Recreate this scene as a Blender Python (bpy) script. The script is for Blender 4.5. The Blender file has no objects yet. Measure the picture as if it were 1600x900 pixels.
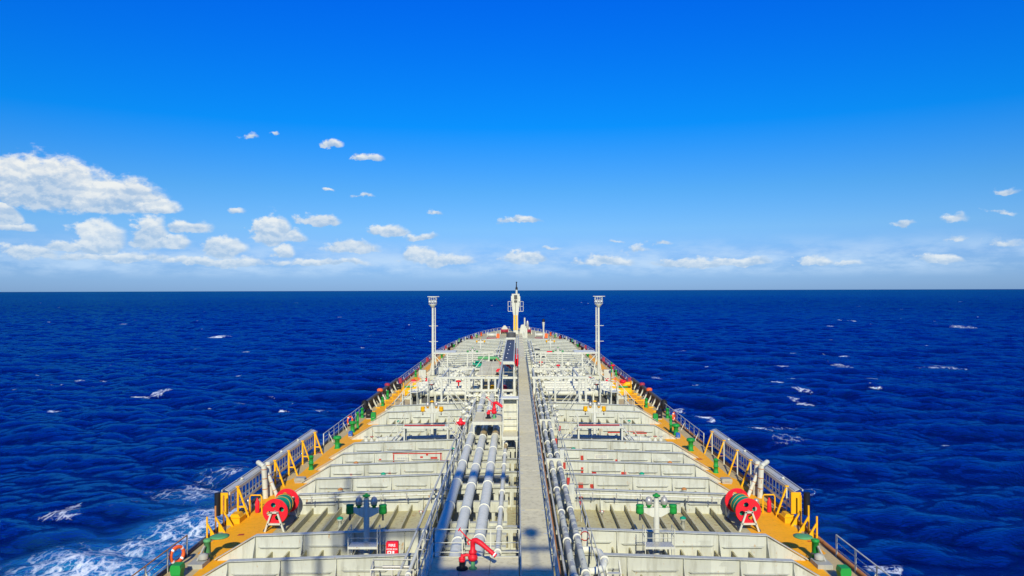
import bpy, math, random
import numpy as np
from mathutils import Vector, Matrix
random.seed(7)
R = math.radians
scene = bpy.context.scene
col = scene.collection

# ------------------------------------------------------------------ camera
CAMX, CAMZ, F = 0.35, 13.1, 1164.0          # metres above the deck edge; focal length in photo pixels
cam = bpy.data.objects.new('camera', bpy.data.cameras.new('camera'))
col.objects.link(cam); scene.camera = cam
cam.data.sensor_width = 36.0
cam.data.lens = 36.0 * F / 1600.0
cam.data.clip_start = 0.1; cam.data.clip_end = 90000
cam.matrix_world = (Matrix.Translation((CAMX, 0, CAMZ)) @ Matrix.Rotation(R(0.394), 4, 'Z')
                    @ Matrix.Rotation(R(90.157), 4, 'X') @ Matrix.Rotation(R(-0.16), 4, 'Z'))
scene.render.resolution_x = 1024; scene.render.resolution_y = 576
scene.view_settings.view_transform = 'Standard'
scene.view_settings.look = 'None'
scene.view_settings.exposure = 0.0
scene.view_settings.gamma = 1.0

def hy(px): return 455.4 - 0.0028 * px
def P(px, py, z=0.0):
    """photo pixel on a plane of height z -> x, y in metres"""
    d = (CAMZ - z) * F / (py - hy(px))
    return (CAMX + (px - 808.0) * d / F, d)

# ------------------------------------------------------------------ sun and sky
SUN_EL, SUN_AZ = 31.0, 2.0                   # sun behind the ship, a little to the right
sd = bpy.data.lights.new('sun', 'SUN'); sun = bpy.data.objects.new('sun', sd); col.objects.link(sun)
sd.energy = 5.0; sd.angle = R(0.53); sd.color = (1.0, 0.945, 0.76)
tosun = Vector((math.sin(R(SUN_AZ)) * math.cos(R(SUN_EL)), -math.cos(R(SUN_AZ)) * math.cos(R(SUN_EL)), math.sin(R(SUN_EL))))
sun.rotation_euler = tosun.to_track_quat('Z', 'Y').to_euler()

world = bpy.data.worlds.new('World'); scene.world = world; world.use_nodes = True
wt = world.node_tree; wt.nodes.clear()

class NT:
    def __init__(s, t): s.t = t
    def n(s, typ, **kw):
        nd = s.t.nodes.new(typ)
        for k, v in kw.items(): setattr(nd, k, v)
        return nd
    def put(s, sock, v):
        if isinstance(v, bpy.types.NodeSocket): s.t.links.new(v, sock)
        else: sock.default_value = v
    def math(s, op, a, b=0.0, c=None, clamp=False):
        nd = s.n('ShaderNodeMath', operation=op, use_clamp=clamp)
        s.put(nd.inputs[0], a); s.put(nd.inputs[1], b)
        if c is not None: s.put(nd.inputs[2], c)
        return nd.outputs[0]
    def vmath(s, op, a, b=(0, 0, 0)):
        nd = s.n('ShaderNodeVectorMath', operation=op)
        s.put(nd.inputs[0], a)
        if op == 'SCALE': s.put(nd.inputs['Scale'], b)
        else: s.put(nd.inputs[1], b)
        return nd.outputs['Value'] if op in ('LENGTH', 'DOT_PRODUCT', 'DISTANCE') else nd.outputs['Vector']
    def mix(s, f, a, b, blend='MIX'):
        nd = s.n('ShaderNodeMix', data_type='RGBA', blend_type=blend)
        s.put(nd.inputs[0], f); s.put(nd.inputs[6], a); s.put(nd.inputs[7], b)
        return nd.outputs[2]
    def ss(s, v, lo, hi, a=0.0, b=1.0):
        nd = s.n('ShaderNodeMapRange', interpolation_type='SMOOTHSTEP')
        s.put(nd.inputs[0], v); s.put(nd.inputs[1], lo); s.put(nd.inputs[2], hi); s.put(nd.inputs[3], a); s.put(nd.inputs[4], b)
        return nd.outputs[0]
    def noise(s, vec, scale, detail=4.0, rough=0.55, dist=0.0, out='Fac'):
        nd = s.n('ShaderNodeTexNoise')
        s.put(nd.inputs['Vector'], vec); s.put(nd.inputs['Scale'], scale); s.put(nd.inputs['Detail'], detail)
        s.put(nd.inputs['Roughness'], rough); s.put(nd.inputs['Distortion'], dist)
        return nd.outputs[out]

# clouds: each a bank of vapour at its bearing and elevation (px,py,half width,height,strength)
CL = [(60, 300, 150, 62, 1.0), (170, 318, 110, 48, 1.0), (225, 326, 70, 20, .9), (0, 340, 34, 34, 1.0), (20, 355, 40, 12, .6),
      (150, 382, 52, 42, 1.0), (105, 385, 60, 14, .7), (232, 376, 40, 44, 1.0), (290, 356, 48, 16, .75), (262, 380, 50, 20, .85),
      (350, 392, 42, 28, .95), (425, 370, 36, 42, 1.0), (455, 372, 30, 16, .7), (500, 346, 40, 16, .75), (443, 398, 26, 20, .9), (548, 390, 52, 20, .9),
      (608, 362, 44, 17, .9), (660, 372, 30, 10, .55), (655, 404, 34, 26, .95), (700, 410, 52, 20, .85), (815, 347, 38, 12, .75), (677, 333, 16, 6, .5),
      (516, 228, 24, 12, .85), (575, 246, 28, 9, .7), (388, 214, 20, 7, .5), (432, 207, 7, 5, .5), (565, 307, 22, 6, .45), (368, 328, 18, 8, .5), (513, 297, 10, 5, .45),
      (820, 406, 44, 18, .85), (945, 412, 56, 15, .85), (1080, 414, 70, 13, .85), (1160, 413, 60, 12, .85), (1275, 412, 36, 14, .85), (1325, 413, 34, 9, .6),
      (1465, 412, 44, 15, .9), (1492, 346, 24, 10, .45), (1572, 303, 30, 9, .42), (1560, 335, 34, 7, .38), (1570, 382, 40, 9, .42), (1410, 354, 30, 6, .4), (1035, 380, 26, 7, .45),
      (995, 390, 32, 8, .4), (960, 378, 20, 5, .35), (40, 396, 60, 18, .7), (180, 404, 120, 13, .7), (330, 410, 130, 12, .65), (500, 412, 110, 10, .6), (1490, 376, 30, 6, .35), (860, 386, 20, 5, .3)]
def cloud_group():
    g = bpy.data.node_groups.new('cloud_field', 'ShaderNodeTree')
    g.interface.new_socket('UV', in_out='INPUT', socket_type='NodeSocketVector')
    g.interface.new_socket('Field', in_out='OUTPUT', socket_type='NodeSocketFloat')
    g.interface.new_socket('Low', in_out='OUTPUT', socket_type='NodeSocketFloat')
    N = NT(g); gi = N.n('NodeGroupInput'); go = N.n('NodeGroupOutput')
    cur = None; low = None
    for (px, py, hw, hh, st) in CL:
        az = math.atan((px - 808) / F); el = math.atan((453 - py) / F * math.cos(az))
        rx = hw / F * math.cos(az) ** 2 * 0.98; ry = hh / F * 0.90
        d = N.vmath('SUBTRACT', gi.outputs[0], (az, el + ry * .06, 0))
        d = N.vmath('MULTIPLY', d, (1 / rx, 1 / ry, 0))
        e = N.vmath('MAXIMUM', d, N.vmath('MULTIPLY', d, (1, -2.2, 1)))
        v = N.math('MULTIPLY', N.math('SUBTRACT', 1.0, N.vmath('LENGTH', e)), st)
        sp = N.n('ShaderNodeSeparateXYZ'); g.links.new(d, sp.inputs[0]); w = sp.outputs[1]
        if cur is None: cur, low = v, w
        else:
            gt = N.math('GREATER_THAN', v, cur)
            low = N.math('MULTIPLY_ADD', gt, N.math('SUBTRACT', w, low), low)
            cur = N.math('MAXIMUM', cur, v)
    g.links.new(cur, go.inputs[0])
    g.links.new(low, go.inputs[1])
    return g
W = NT(wt)
tc = W.n('ShaderNodeTexCoord')
sep = W.n('ShaderNodeSeparateXYZ'); wt.links.new(W.vmath('NORMALIZE', tc.outputs['Generated']), sep.inputs[0])
az = W.math('ARCTAN2', sep.outputs[0], sep.outputs[1]); el = W.math('ARCSINE', sep.outputs[2])
cmb = W.n('ShaderNodeCombineXYZ'); W.put(cmb.inputs[0], az); W.put(cmb.inputs[1], el)
uv = cmb.outputs[0]
sky = W.n('ShaderNodeTexSky', sky_type='NISHITA', sun_disc=False)
sky.sun_elevation = R(SUN_EL); sky.sun_rotation = R(180 - SUN_AZ)
sky.air_density = 1.0; sky.dust_density = 0.3; sky.ozone_density = 2.5
# the photograph's deep, clear blue: the same sky with its reds thinned, evenly right round the horizon
ramp = W.n('ShaderNodeValToRGB'); W.put(ramp.inputs[0], W.math('DIVIDE', el, 0.5))
TINT = [(0.0, (.27, .49, 1.12)), (.0455, (.29, .50, 1.02)), (.08, (.31, .57, .97)), (.131, (.20, .565, .98)), (.214, (.012, .53, 1.2)), (.367, (.004, .44, 1.5))]
cr = ramp.color_ramp
for i, (e, c) in enumerate(TINT):
    p = cr.elements[i] if i < 2 else cr.elements.new(e / .5)
    p.position = e / .5; p.color = (c[0], c[1], c[2], 1)
skyc = W.mix(1.0, sky.outputs[0], ramp.outputs[0], 'MULTIPLY')
SKY_STRENGTH = 0.115
cg = cloud_group()
stretched = W.vmath('MULTIPLY', uv, (1.0, 1.45, 1.0))
warp = W.noise(stretched, 30.0, 6.0, 0.62, out='Color')
wv = W.vmath('MULTIPLY', W.vmath('SUBTRACT', warp, (0.5, 0.5, 0.5)), (0.042, 0.022, 0))
uvw = W.vmath('ADD', uv, wv)
gr = W.n('ShaderNodeGroup'); gr.node_tree = cg; wt.links.new(uvw, gr.inputs[0])
f1, hgt = gr.outputs[0], gr.outputs[1]
n1 = W.noise(stretched, 60.0, 8.0, 0.60)
n2 = W.noise(W.vmath('ADD', stretched, (0.002, 0.0065, 0)), 60.0, 8.0, 0.60)
n3 = W.noise(stretched, 24.0, 4.0, 0.55)
d1 = W.math('ADD', W.math('MULTIPLY', f1, 1.8), W.math('MULTIPLY', W.math('SUBTRACT', n1, 0.5), 1.5))
# thin low bank all along the horizon, right round the sky
lowband = W.math('MULTIPLY', W.ss(el, 0.012, 0.03), W.ss(el, 0.075, 0.035))
nl = W.noise(W.vmath('MULTIPLY', uv, (1, 3.2, 1)), 13.0, 6.0, 0.6)
lowc = W.math('MULTIPLY', lowband, W.ss(nl, 0.34, 0.66))
cover = W.ss(d1, 0.02, 0.60)
top = W.ss(W.math('ADD', hgt, W.math('MULTIPLY', W.math('SUBTRACT', n3, 0.5), 2.2)), -0.20, 0.75)
puff = W.ss(W.math('SUBTRACT', n1, n2), -0.13, 0.13)
lit = W.math('ADD', W.math('MULTIPLY', top, 0.62), W.math('MULTIPLY', puff, 0.42), clamp=True)
ccol = W.mix(lit, (3.0, 4.4, 6.3, 1), (8.1, 8.1, 7.7, 1))
air = W.ss(el, 0.16, 0.0)                                  # clouds low down are seen through more air
ccol = W.mix(W.math('MULTIPLY', air, 0.42), ccol, (4.3, 6.1, 8.1, 1))
skyc = W.mix(W.math('MULTIPLY', lowc, 0.68), skyc, (5.0, 6.6, 8.4, 1))
fin = W.mix(W.math('MULTIPLY', cover, 0.93), skyc, ccol)
bg = W.n('ShaderNodeBackground'); wt.links.new(fin, bg.inputs[0]); bg.inputs[1].default_value = SKY_STRENGTH
bg0 = W.n('ShaderNodeBackground'); wt.links.new(skyc, bg0.inputs[0]); bg0.inputs[1].default_value = SKY_STRENGTH
inside = W.math('MULTIPLY', W.math('LESS_THAN', el, 0.26), W.math('MULTIPLY', W.math('GREATER_THAN', el, 0.0), W.math('LESS_THAN', W.math('ABSOLUTE', az), 0.75)))
ms = W.n('ShaderNodeMixShader'); wt.links.new(inside, ms.inputs[0]); wt.links.new(bg0.outputs[0], ms.inputs[1]); wt.links.new(bg.outputs[0], ms.inputs[2])
wo = W.n('ShaderNodeOutputWorld'); wt.links.new(ms.outputs[0], wo.inputs[0])
scene.cycles.max_bounces = 5; scene.cycles.diffuse_bounces = 3; scene.cycles.glossy_bounces = 3
scene.cycles.caustics_reflective = False; scene.cycles.caustics_refractive = False

# ------------------------------------------------------------------ materials
MATS = {}
def paint(name, c, rough=0.6, var=0.10, dirt=0.25, rust=0.0, rustcol=(0.24, 0.085, 0.025), metal=0.0, objvar=0.10, patch=0.0, patchcol=None):
    m = bpy.data.materials.new(name); m.use_nodes = True; t = m.node_tree; t.nodes.clear(); N = NT(t)
    pos = N.n('ShaderNodeNewGeometry').outputs['Position']
    oi = N.n('ShaderNodeObjectInfo').outputs['Random']
    b = N.n('ShaderNodeBsdfPrincipled'); o = N.n('ShaderNodeOutputMaterial'); t.links.new(b.outputs[0], o.inputs[0])
    base = (c[0], c[1], c[2], 1)
    n = N.noise(pos, 0.9, 5.0, 0.6)
    v = N.math('ADD', N.math('MULTIPLY', N.math('SUBTRACT', n, 0.5), var * 2), N.math('ADD', 1.0, N.math('MULTIPLY', N.math('SUBTRACT', oi, 0.5), objvar)))
    cc = N.n('ShaderNodeVectorMath', operation='SCALE'); cc.inputs[0].default_value = c; t.links.new(v, cc.inputs['Scale'])
    cur = cc.outputs[0]
    if patch > 0:
        psc = 1.15 if name == 'cream_paint' else 2.6
        vo = N.n('ShaderNodeTexVoronoi', feature='F1', distance='CHEBYCHEV'); t.links.new(pos, vo.inputs['Vector']); vo.inputs['Scale'].default_value = psc
        pf = N.math('GREATER_THAN', N.n_sep(vo.outputs['Color']) if False else N.math('FRACT', N.math('MULTIPLY', N.vmath('DOT_PRODUCT', vo.outputs['Color'], (1.3, 2.1, 3.7)), 1.0)), 1 - patch)
        cur = N.mix(N.math('MULTIPLY', pf, 0.75), cur, tuple(patchcol) + (1,))
    # grime running down and settled in blotches
    sv = N.vmath('MULTIPLY', pos, (4.5, 4.5, 0.55))
    st = N.noise(sv, 1.0, 4.0, 0.65)
    df = N.math('MULTIPLY', N.ss(st, 0.46, 0.72), dirt)
    cur = N.mix(df, cur, (c[0] * .45, c[1] * .42, c[2] * .36, 1))
    if rust > 0:
        rn = N.noise(N.vmath('MULTIPLY', pos, (2.6, 2.6, 1.1)), 1.3, 6.0, 0.7)
        rf = N.ss(rn, 0.76 - rust, 0.84 - rust)
        cur = N.mix(N.math('MULTIPLY', rf, 0.85), cur, tuple(rustcol) + (1,))
    t.links.new(cur, b.inputs['Base Color'])
    b.inputs['Roughness'].default_value = rough; b.inputs['Specular IOR Level'].default_value = 0.22 if rough > .44 else 0.45; b.inputs['Metallic'].default_value = metal
    bp = N.n('ShaderNodeBump'); bp.inputs['Strength'].default_value = 0.25; bp.inputs['Distance'].default_value = 0.02
    t.links.new(N.noise(pos, 2.2, 4.0, 0.6), bp.inputs['Height']); t.links.new(bp.outputs[0], b.inputs['Normal'])
    MATS[name] = m
    return m
NT.n_sep = lambda s, x: x
cream = paint('cream_paint', (0.505, 0.515, 0.43), 0.5, 0.10, 0.42, 0.14, rustcol=(0.40, 0.24, 0.09), patch=0.16, patchcol=(0.43, 0.44, 0.365))
creamdeck = paint('deck_paint', (0.54, 0.50, 0.28), 0.6, 0.20, 0.45, 0.19, rustcol=(0.34, 0.20, 0.08))
white = paint('white_paint', (0.585, 0.58, 0.465), 0.45, 0.08, 0.34, 0.145, rustcol=(0.36, 0.19, 0.07))
walk = paint('walkway_grey', (0.70, 0.635, 0.39), 0.65, 0.12, 0.45, 0.12, rustcol=(0.46, 0.30, 0.15))
pipegrey = paint('pipe_grey', (0.74, 0.73, 0.57), 0.45, 0.10, 0.28, 0.06, rustcol=(0.45, 0.34, 0.2))
pipepatch = paint('pipe_grey_patched', (0.62, 0.615, 0.46), 0.5, 0.10, 0.2, 0.02, patch=0.42, patchcol=(0.23, 0.25, 0.27))
ringwhite = paint('flange_white', (0.66, 0.65, 0.52), 0.5, 0.05, 0.15, 0.02)
yellow = paint('yellow_paint', (0.84, 0.42, 0.008), 0.45, 0.08, 0.18, 0.03)
yellowdeck = paint('yellow_deck_paint', (0.95, 0.42, 0.007), 0.6, 0.14, 0.26, 0.13, rustcol=(0.42, 0.16, 0.05))
tandeck = paint('tan_deck_paint', (0.54, 0.42, 0.20), 0.65, 0.18, 0.35, 0.12, rustcol=(0.30, 0.15, 0.06))
green = paint('green_paint', (0.018, 0.28, 0.045), 0.45, 0.15, 0.4, 0.05)
palegreen = paint('pale_green_paint', (0.10, 0.33, 0.12), 0.5, 0.1, 0.2)
teal = paint('teal_canvas', (0.006, 0.30, 0.17), 0.8, 0.2, 0.25)
red = paint('red_paint', (0.74, 0.016, 0.03), 0.45, 0.12, 0.35, 0.06, rustcol=(0.3, 0.05, 0.03))
primer = paint('red_primer', (0.45, 0.045, 0.03), 0.7, 0.2, 0.25)
pinkred = paint('faded_red', (0.34, 0.03, 0.055), 0.6, 0.25, 0.4, 0.08)
black = paint('black_rubber', (0.012, 0.012, 0.014), 0.6, 0.2, 0.0)
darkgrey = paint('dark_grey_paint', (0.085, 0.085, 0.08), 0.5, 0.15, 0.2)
steel = paint('bare_steel', (0.45, 0.43, 0.37), 0.35, 0.1, 0.2, 0.02, metal=0.35)
alu = paint('aluminium', (0.60, 0.58, 0.47), 0.42, 0.1, 0.18, 0.0, metal=0.2)
rusty = paint('rusty_pipe', (0.46, 0.20, 0.06), 0.75, 0.25, 0.35, 0.2)
orange = paint('orange_buoy', (0.85, 0.13, 0.03), 0.5, 0.05, 0.1)
tanpipe = paint('tan_pipe', (0.48, 0.36, 0.16), 0.5, 0.1, 0.2)
blue = paint('blue_paint', (0.02, 0.12, 0.42), 0.5, 0.1, 0.1)
hullred = paint('hull_black', (0.02, 0.022, 0.028), 0.55, 0.2, 0.2, 0.05)
chestgrey = paint('chest_grey', (0.36, 0.36, 0.30), 0.6, 0.15, 0.3, 0.05)
lettering = paint('white_lettering', (0.85, 0.85, 0.82), 0.5, 0.02, 0.0)
greytext = paint('grey_lettering', (0.30, 0.30, 0.32), 0.5, 0.02, 0.0)
lens = paint('lamp_glass', (0.65, 0.68, 0.7), 0.15, 0.05, 0.0)

# ------------------------------------------------------------------ mesh helpers
class MB:
    def __init__(s): s.v = []; s.f = []; s.sm = []
    def add(s, vs, fs, smooth=False):
        o = len(s.v); s.v += [tuple(p) for p in vs]
        for f in fs: s.f.append(tuple(i + o for i in f)); s.sm.append(smooth)
        return s
    def box(s, x0, x1, y0, y1, z0, z1):
        return s.add([(x0, y0, z0), (x1, y0, z0), (x1, y1, z0), (x0, y1, z0), (x0, y0, z1), (x1, y0, z1), (x1, y1, z1), (x0, y1, z1)],
                     [(0, 3, 2, 1), (4, 5, 6, 7), (0, 1, 5, 4), (1, 2, 6, 5), (2, 3, 7, 6), (3, 0, 4, 7)])
    def cbox(s, c, d): return s.box(c[0] - d[0] / 2, c[0] + d[0] / 2, c[1] - d[1] / 2, c[1] + d[1] / 2, c[2] - d[2] / 2, c[2] + d[2] / 2)
    def bar(s, a, b, w, h=None, up=(0, 0, 1)):
        """rectangular bar from a to b"""
        h = h or w; a = Vector(a); b = Vector(b); t = (b - a).normalized(); u = Vector(up)
        if abs(t.dot(u)) > .98: u = Vector((0, 1, 0))
        x = t.cross(u).normalized(); y = x.cross(t)
        vs = []
        for p in (a, b):
            for (i, j) in ((-1, -1), (1, -1), (1, 1), (-1, 1)): vs.append(p + x * (i * w / 2) + y * (j * h / 2))
        return s.add(vs, [(0, 1, 2, 3), (7, 6, 5, 4), (0, 4, 5, 1), (1, 5, 6, 2), (2, 6, 7, 3), (3, 7, 4, 0)])
    def tube(s, pts, r, seg=8, caps=True, closed=False):
        pts = [Vector(p) for p in pts]; n = len(pts)
        rs = r if isinstance(r, (list, tuple)) else [r] * n
        vs = []; prev = None
        for i, p in enumerate(pts):
            if closed: t = (pts[(i + 1) % n] - pts[i - 1])
            else: t = pts[min(i + 1, n - 1)] - pts[max(i - 1, 0)]
            t.normalize()
            if prev is None:
                u = Vector((0, 0, 1)) if abs(t.z) < .9 else Vector((1, 0, 0))
                x = t.cross(u).normalized()
            else:
                x = (prev - t * prev.dot(t)).normalized()
            prev = x; y = t.cross(x)
            for k in range(seg):
                a = 2 * math.pi * k / seg
                vs.append(p + (x * math.cos(a) + y * math.sin(a)) * rs[i])
        fs = []
        m = n if closed else n - 1
        for i in range(m):
            j = (i + 1) % n
            for k in range(seg):
                l = (k + 1) % seg
                fs.append((i * seg + k, i * seg + l, j * seg + l, j * seg + k))
        s.add(vs, fs, True)
        if caps and not closed:
            s.add(vs[:seg], [tuple(range(seg - 1, -1, -1))]); s.add(vs[-seg:], [tuple(range(seg))])
        return s
    def cyl(s, a, b, r, seg=10): return s.tube([a, b], r, seg)
    def lathe(s, c, prof, seg=16, axis='Z'):
        """prof: list of (radius, height) about an axis through c"""
        vs = []; c = Vector(c)
        for (r, h) in prof:
            for k in range(seg):
                a = 2 * math.pi * k / seg; q = (r * math.cos(a), r * math.sin(a), h)
                if axis == 'Y': q = (q[0], q[2], q[1])
                if axis == 'X': q = (q[2], q[0], q[1])
                vs.append(c + Vector(q))
        fs = []
        for i in range(len(prof) - 1):
            for k in range(seg):
                l = (k + 1) % seg
                f = (i * seg + k, i * seg + l, (i + 1) * seg + l, (i + 1) * seg + k)
                fs.append(f[::-1] if axis == 'Y' else f)
        s.add(vs, fs, True)
        e = len(prof) - 1
        s.add(vs[:seg], [tuple(range(seg))]); s.add(vs[e * seg:], [tuple(range(seg))])
        return s
    def prism(s, poly, axis, a, b):
        """extrude a 2-D outline along an axis: X: (y,z)  Y: (x,z)  Z: (x,y)"""
        def q(p, h): return {'X': (h, p[0], p[1]), 'Y': (p[0], h, p[1]), 'Z': (p[0], p[1], h)}[axis]
        n = len(poly); vs = [q(p, a) for p in poly] + [q(p, b) for p in poly]
        fs = [tuple(range(n - 1, -1, -1)), tuple(range(n, 2 * n))]
        for i in range(n): j = (i + 1) % n; fs.append((i, j, j + n, i + n))
        return s.add(vs, fs)
    def mesh(s, name, mat):
        m = bpy.data.meshes.new(name); m.from_pydata(s.v, [], s.f)
        m.polygons.foreach_set('use_smooth', s.sm); m.materials.append(mat); m.validate(); m.update()
        import bmesh
        bm = bmesh.new(); bm.from_mesh(m); bmesh.ops.recalc_face_normals(bm, faces=bm.faces); bm.to_mesh(m); bm.free()
        return m
    def build(s, name, mat, parent=None, loc=None):
        return link(name, s.mesh(name, mat), parent, loc)

def link(name, mesh, parent=None, loc=None, rz=0.0):
    o = bpy.data.objects.new(name, mesh); col.objects.link(o)
    if parent is not None: o.parent = parent
    if loc is not None: o.location = loc
    if rz: o.rotation_euler[2] = rz
    return o
def tag(o, label=None, cat=None, group=None, kind=None):
    if label: o['label'] = label
    if cat: o['category'] = cat
    if group: o['group'] = group
    if kind: o['kind'] = kind
    return o
def thing(name, label, cat, loc=(0, 0, 0), rz=0.0, group=None):
    o = link(name, None, None, loc, rz); o.empty_display_size = 0.2
    return tag(o, label, cat, group)
def copy_tree(o, parent=None):
    c = o.copy(); col.objects.link(c)
    if parent is not None: c.parent = parent
    for ch in list(o.children): copy_tree(ch, c)
    return c
ORD = ['zeroth', 'nearest', 'second', 'third', 'fourth', 'fifth', 'sixth', 'seventh', 'eighth', 'ninth', 'tenth', 'eleventh', 'twelfth', 'thirteenth', 'fourteenth',
       'fifteenth', 'sixteenth', 'seventeenth', 'eighteenth', 'nineteenth', 'twentieth', 'twenty-first', 'twenty-second', 'twenty-third', 'twenty-fourth', 'twenty-fifth', 'twenty-sixth',
       'twenty-seventh', 'twenty-eighth', 'twenty-ninth', 'thirtieth']
def SIDE(s): return 'left' if s < 0 else 'right'

# ------------------------------------------------------------------ hull form
_hbY = [-40, 140, 152, 163, 174, 184, 193, 200, 206, 210, 212.5, 213.5]
_hbX = [16.1, 16.1, 15.9, 15.35, 14.3, 12.9, 11.0, 8.9, 6.3, 3.9, 1.9, 0.0]
def hb(y): return float(np.interp(y, _hbY, _hbX))
def sheer(y): return 1.7 * max(0.0, (y - 150.0) / 63.0) ** 2
def dz(x, y):
    """height of the cambered deck"""
    return 0.55 * (1 - min(1.0, abs(x) / 16.1)) + sheer(y)
SEA = -9.0

# ------------------------------------------------------------------ sea
def ocean_tile(N, L, lmin, lmax, wind, hs, seed, spread=2.0, Lp=2.7):
    rng = np.random.default_rng(seed)
    k1 = np.fft.fftfreq(N, L / N) * 2 * np.pi
    kx, ky = np.meshgrid(k1, k1, indexing='ij'); k = np.hypot(kx, ky); k[0, 0] = 1e-6
    lam = 2 * np.pi / k
    ph = np.exp(-1 / (k * Lp) ** 2) / k ** 4
    c = (kx * wind[0] + ky * wind[1]) / k
    ph *= np.where(c > 0, np.abs(c) ** spread, 0.25 * np.abs(c) ** spread) + 0.02
    ph *= (lam > lmin) & (lam < lmax)
    ph[0, 0] = 0
    h = (rng.standard_normal((N, N)) + 1j * rng.standard_normal((N, N))) * np.sqrt(ph)
    z = np.fft.ifft2(h).real
    s = hs / 4 / z.std(); h *= s
    z = np.fft.ifft2(h).real
    dx = np.fft.ifft2(1j * kx / k * h).real; dy = np.fft.ifft2(1j * ky / k * h).real
    jxx = np.fft.ifft2(-kx * kx / k * h).real; jyy = np.fft.ifft2(-ky * ky / k * h).real; jxy = np.fft.ifft2(-kx * ky / k * h).real
    ch = 1.0
    J = (1 + ch * jxx) * (1 + ch * jyy) - (ch * jxy) ** 2
    return dict(N=N, L=L, z=z, dx=dx, dy=dy, J=J)
def samp(T, key, x, y, rot=0.0):
    c, s = math.cos(rot), math.sin(rot)
    u = (c * x + s * y) / T['L'] * T['N']; v = (-s * x + c * y) / T['L'] * T['N']
    i = np.floor(u).astype(int); j = np.floor(v).astype(int); a = u - i; b = v - j; N = T['N']; A = T[key]
    g = lambda p, q: A[p % N, q % N]
    return g(i, j) * (1 - a) * (1 - b) + g(i + 1, j) * a * (1 - b) + g(i, j + 1) * (1 - a) * b + g(i + 1, j + 1) * a * b
def vnoise(x, y, seed=0):
    rng = np.random.default_rng(seed); T = rng.random((256, 256))
    i = np.floor(x).astype(int); j = np.floor(y).astype(int); a = x - i; b = y - j
    a = a * a * (3 - 2 * a); b = b * b * (3 - 2 * b)
    g = lambda p, q: T[p % 256, q % 256]
    return g(i, j) * (1 - a) * (1 - b) + g(i + 1, j) * a * (1 - b) + g(i, j + 1) * (1 - a) * b + g(i + 1, j + 1) * a * b
def fbm(x, y, o=4, seed=0):
    r = 0; a = .5
    for k in range(o): r = r + a * vnoise(x * 2 ** k + 17 * k, y * 2 ** k, seed + k); a *= .5
    return r
def sstep(v, a, b):
    t = np.clip((v - a) / (b - a), 0, 1); return t * t * (3 - 2 * t)

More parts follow.
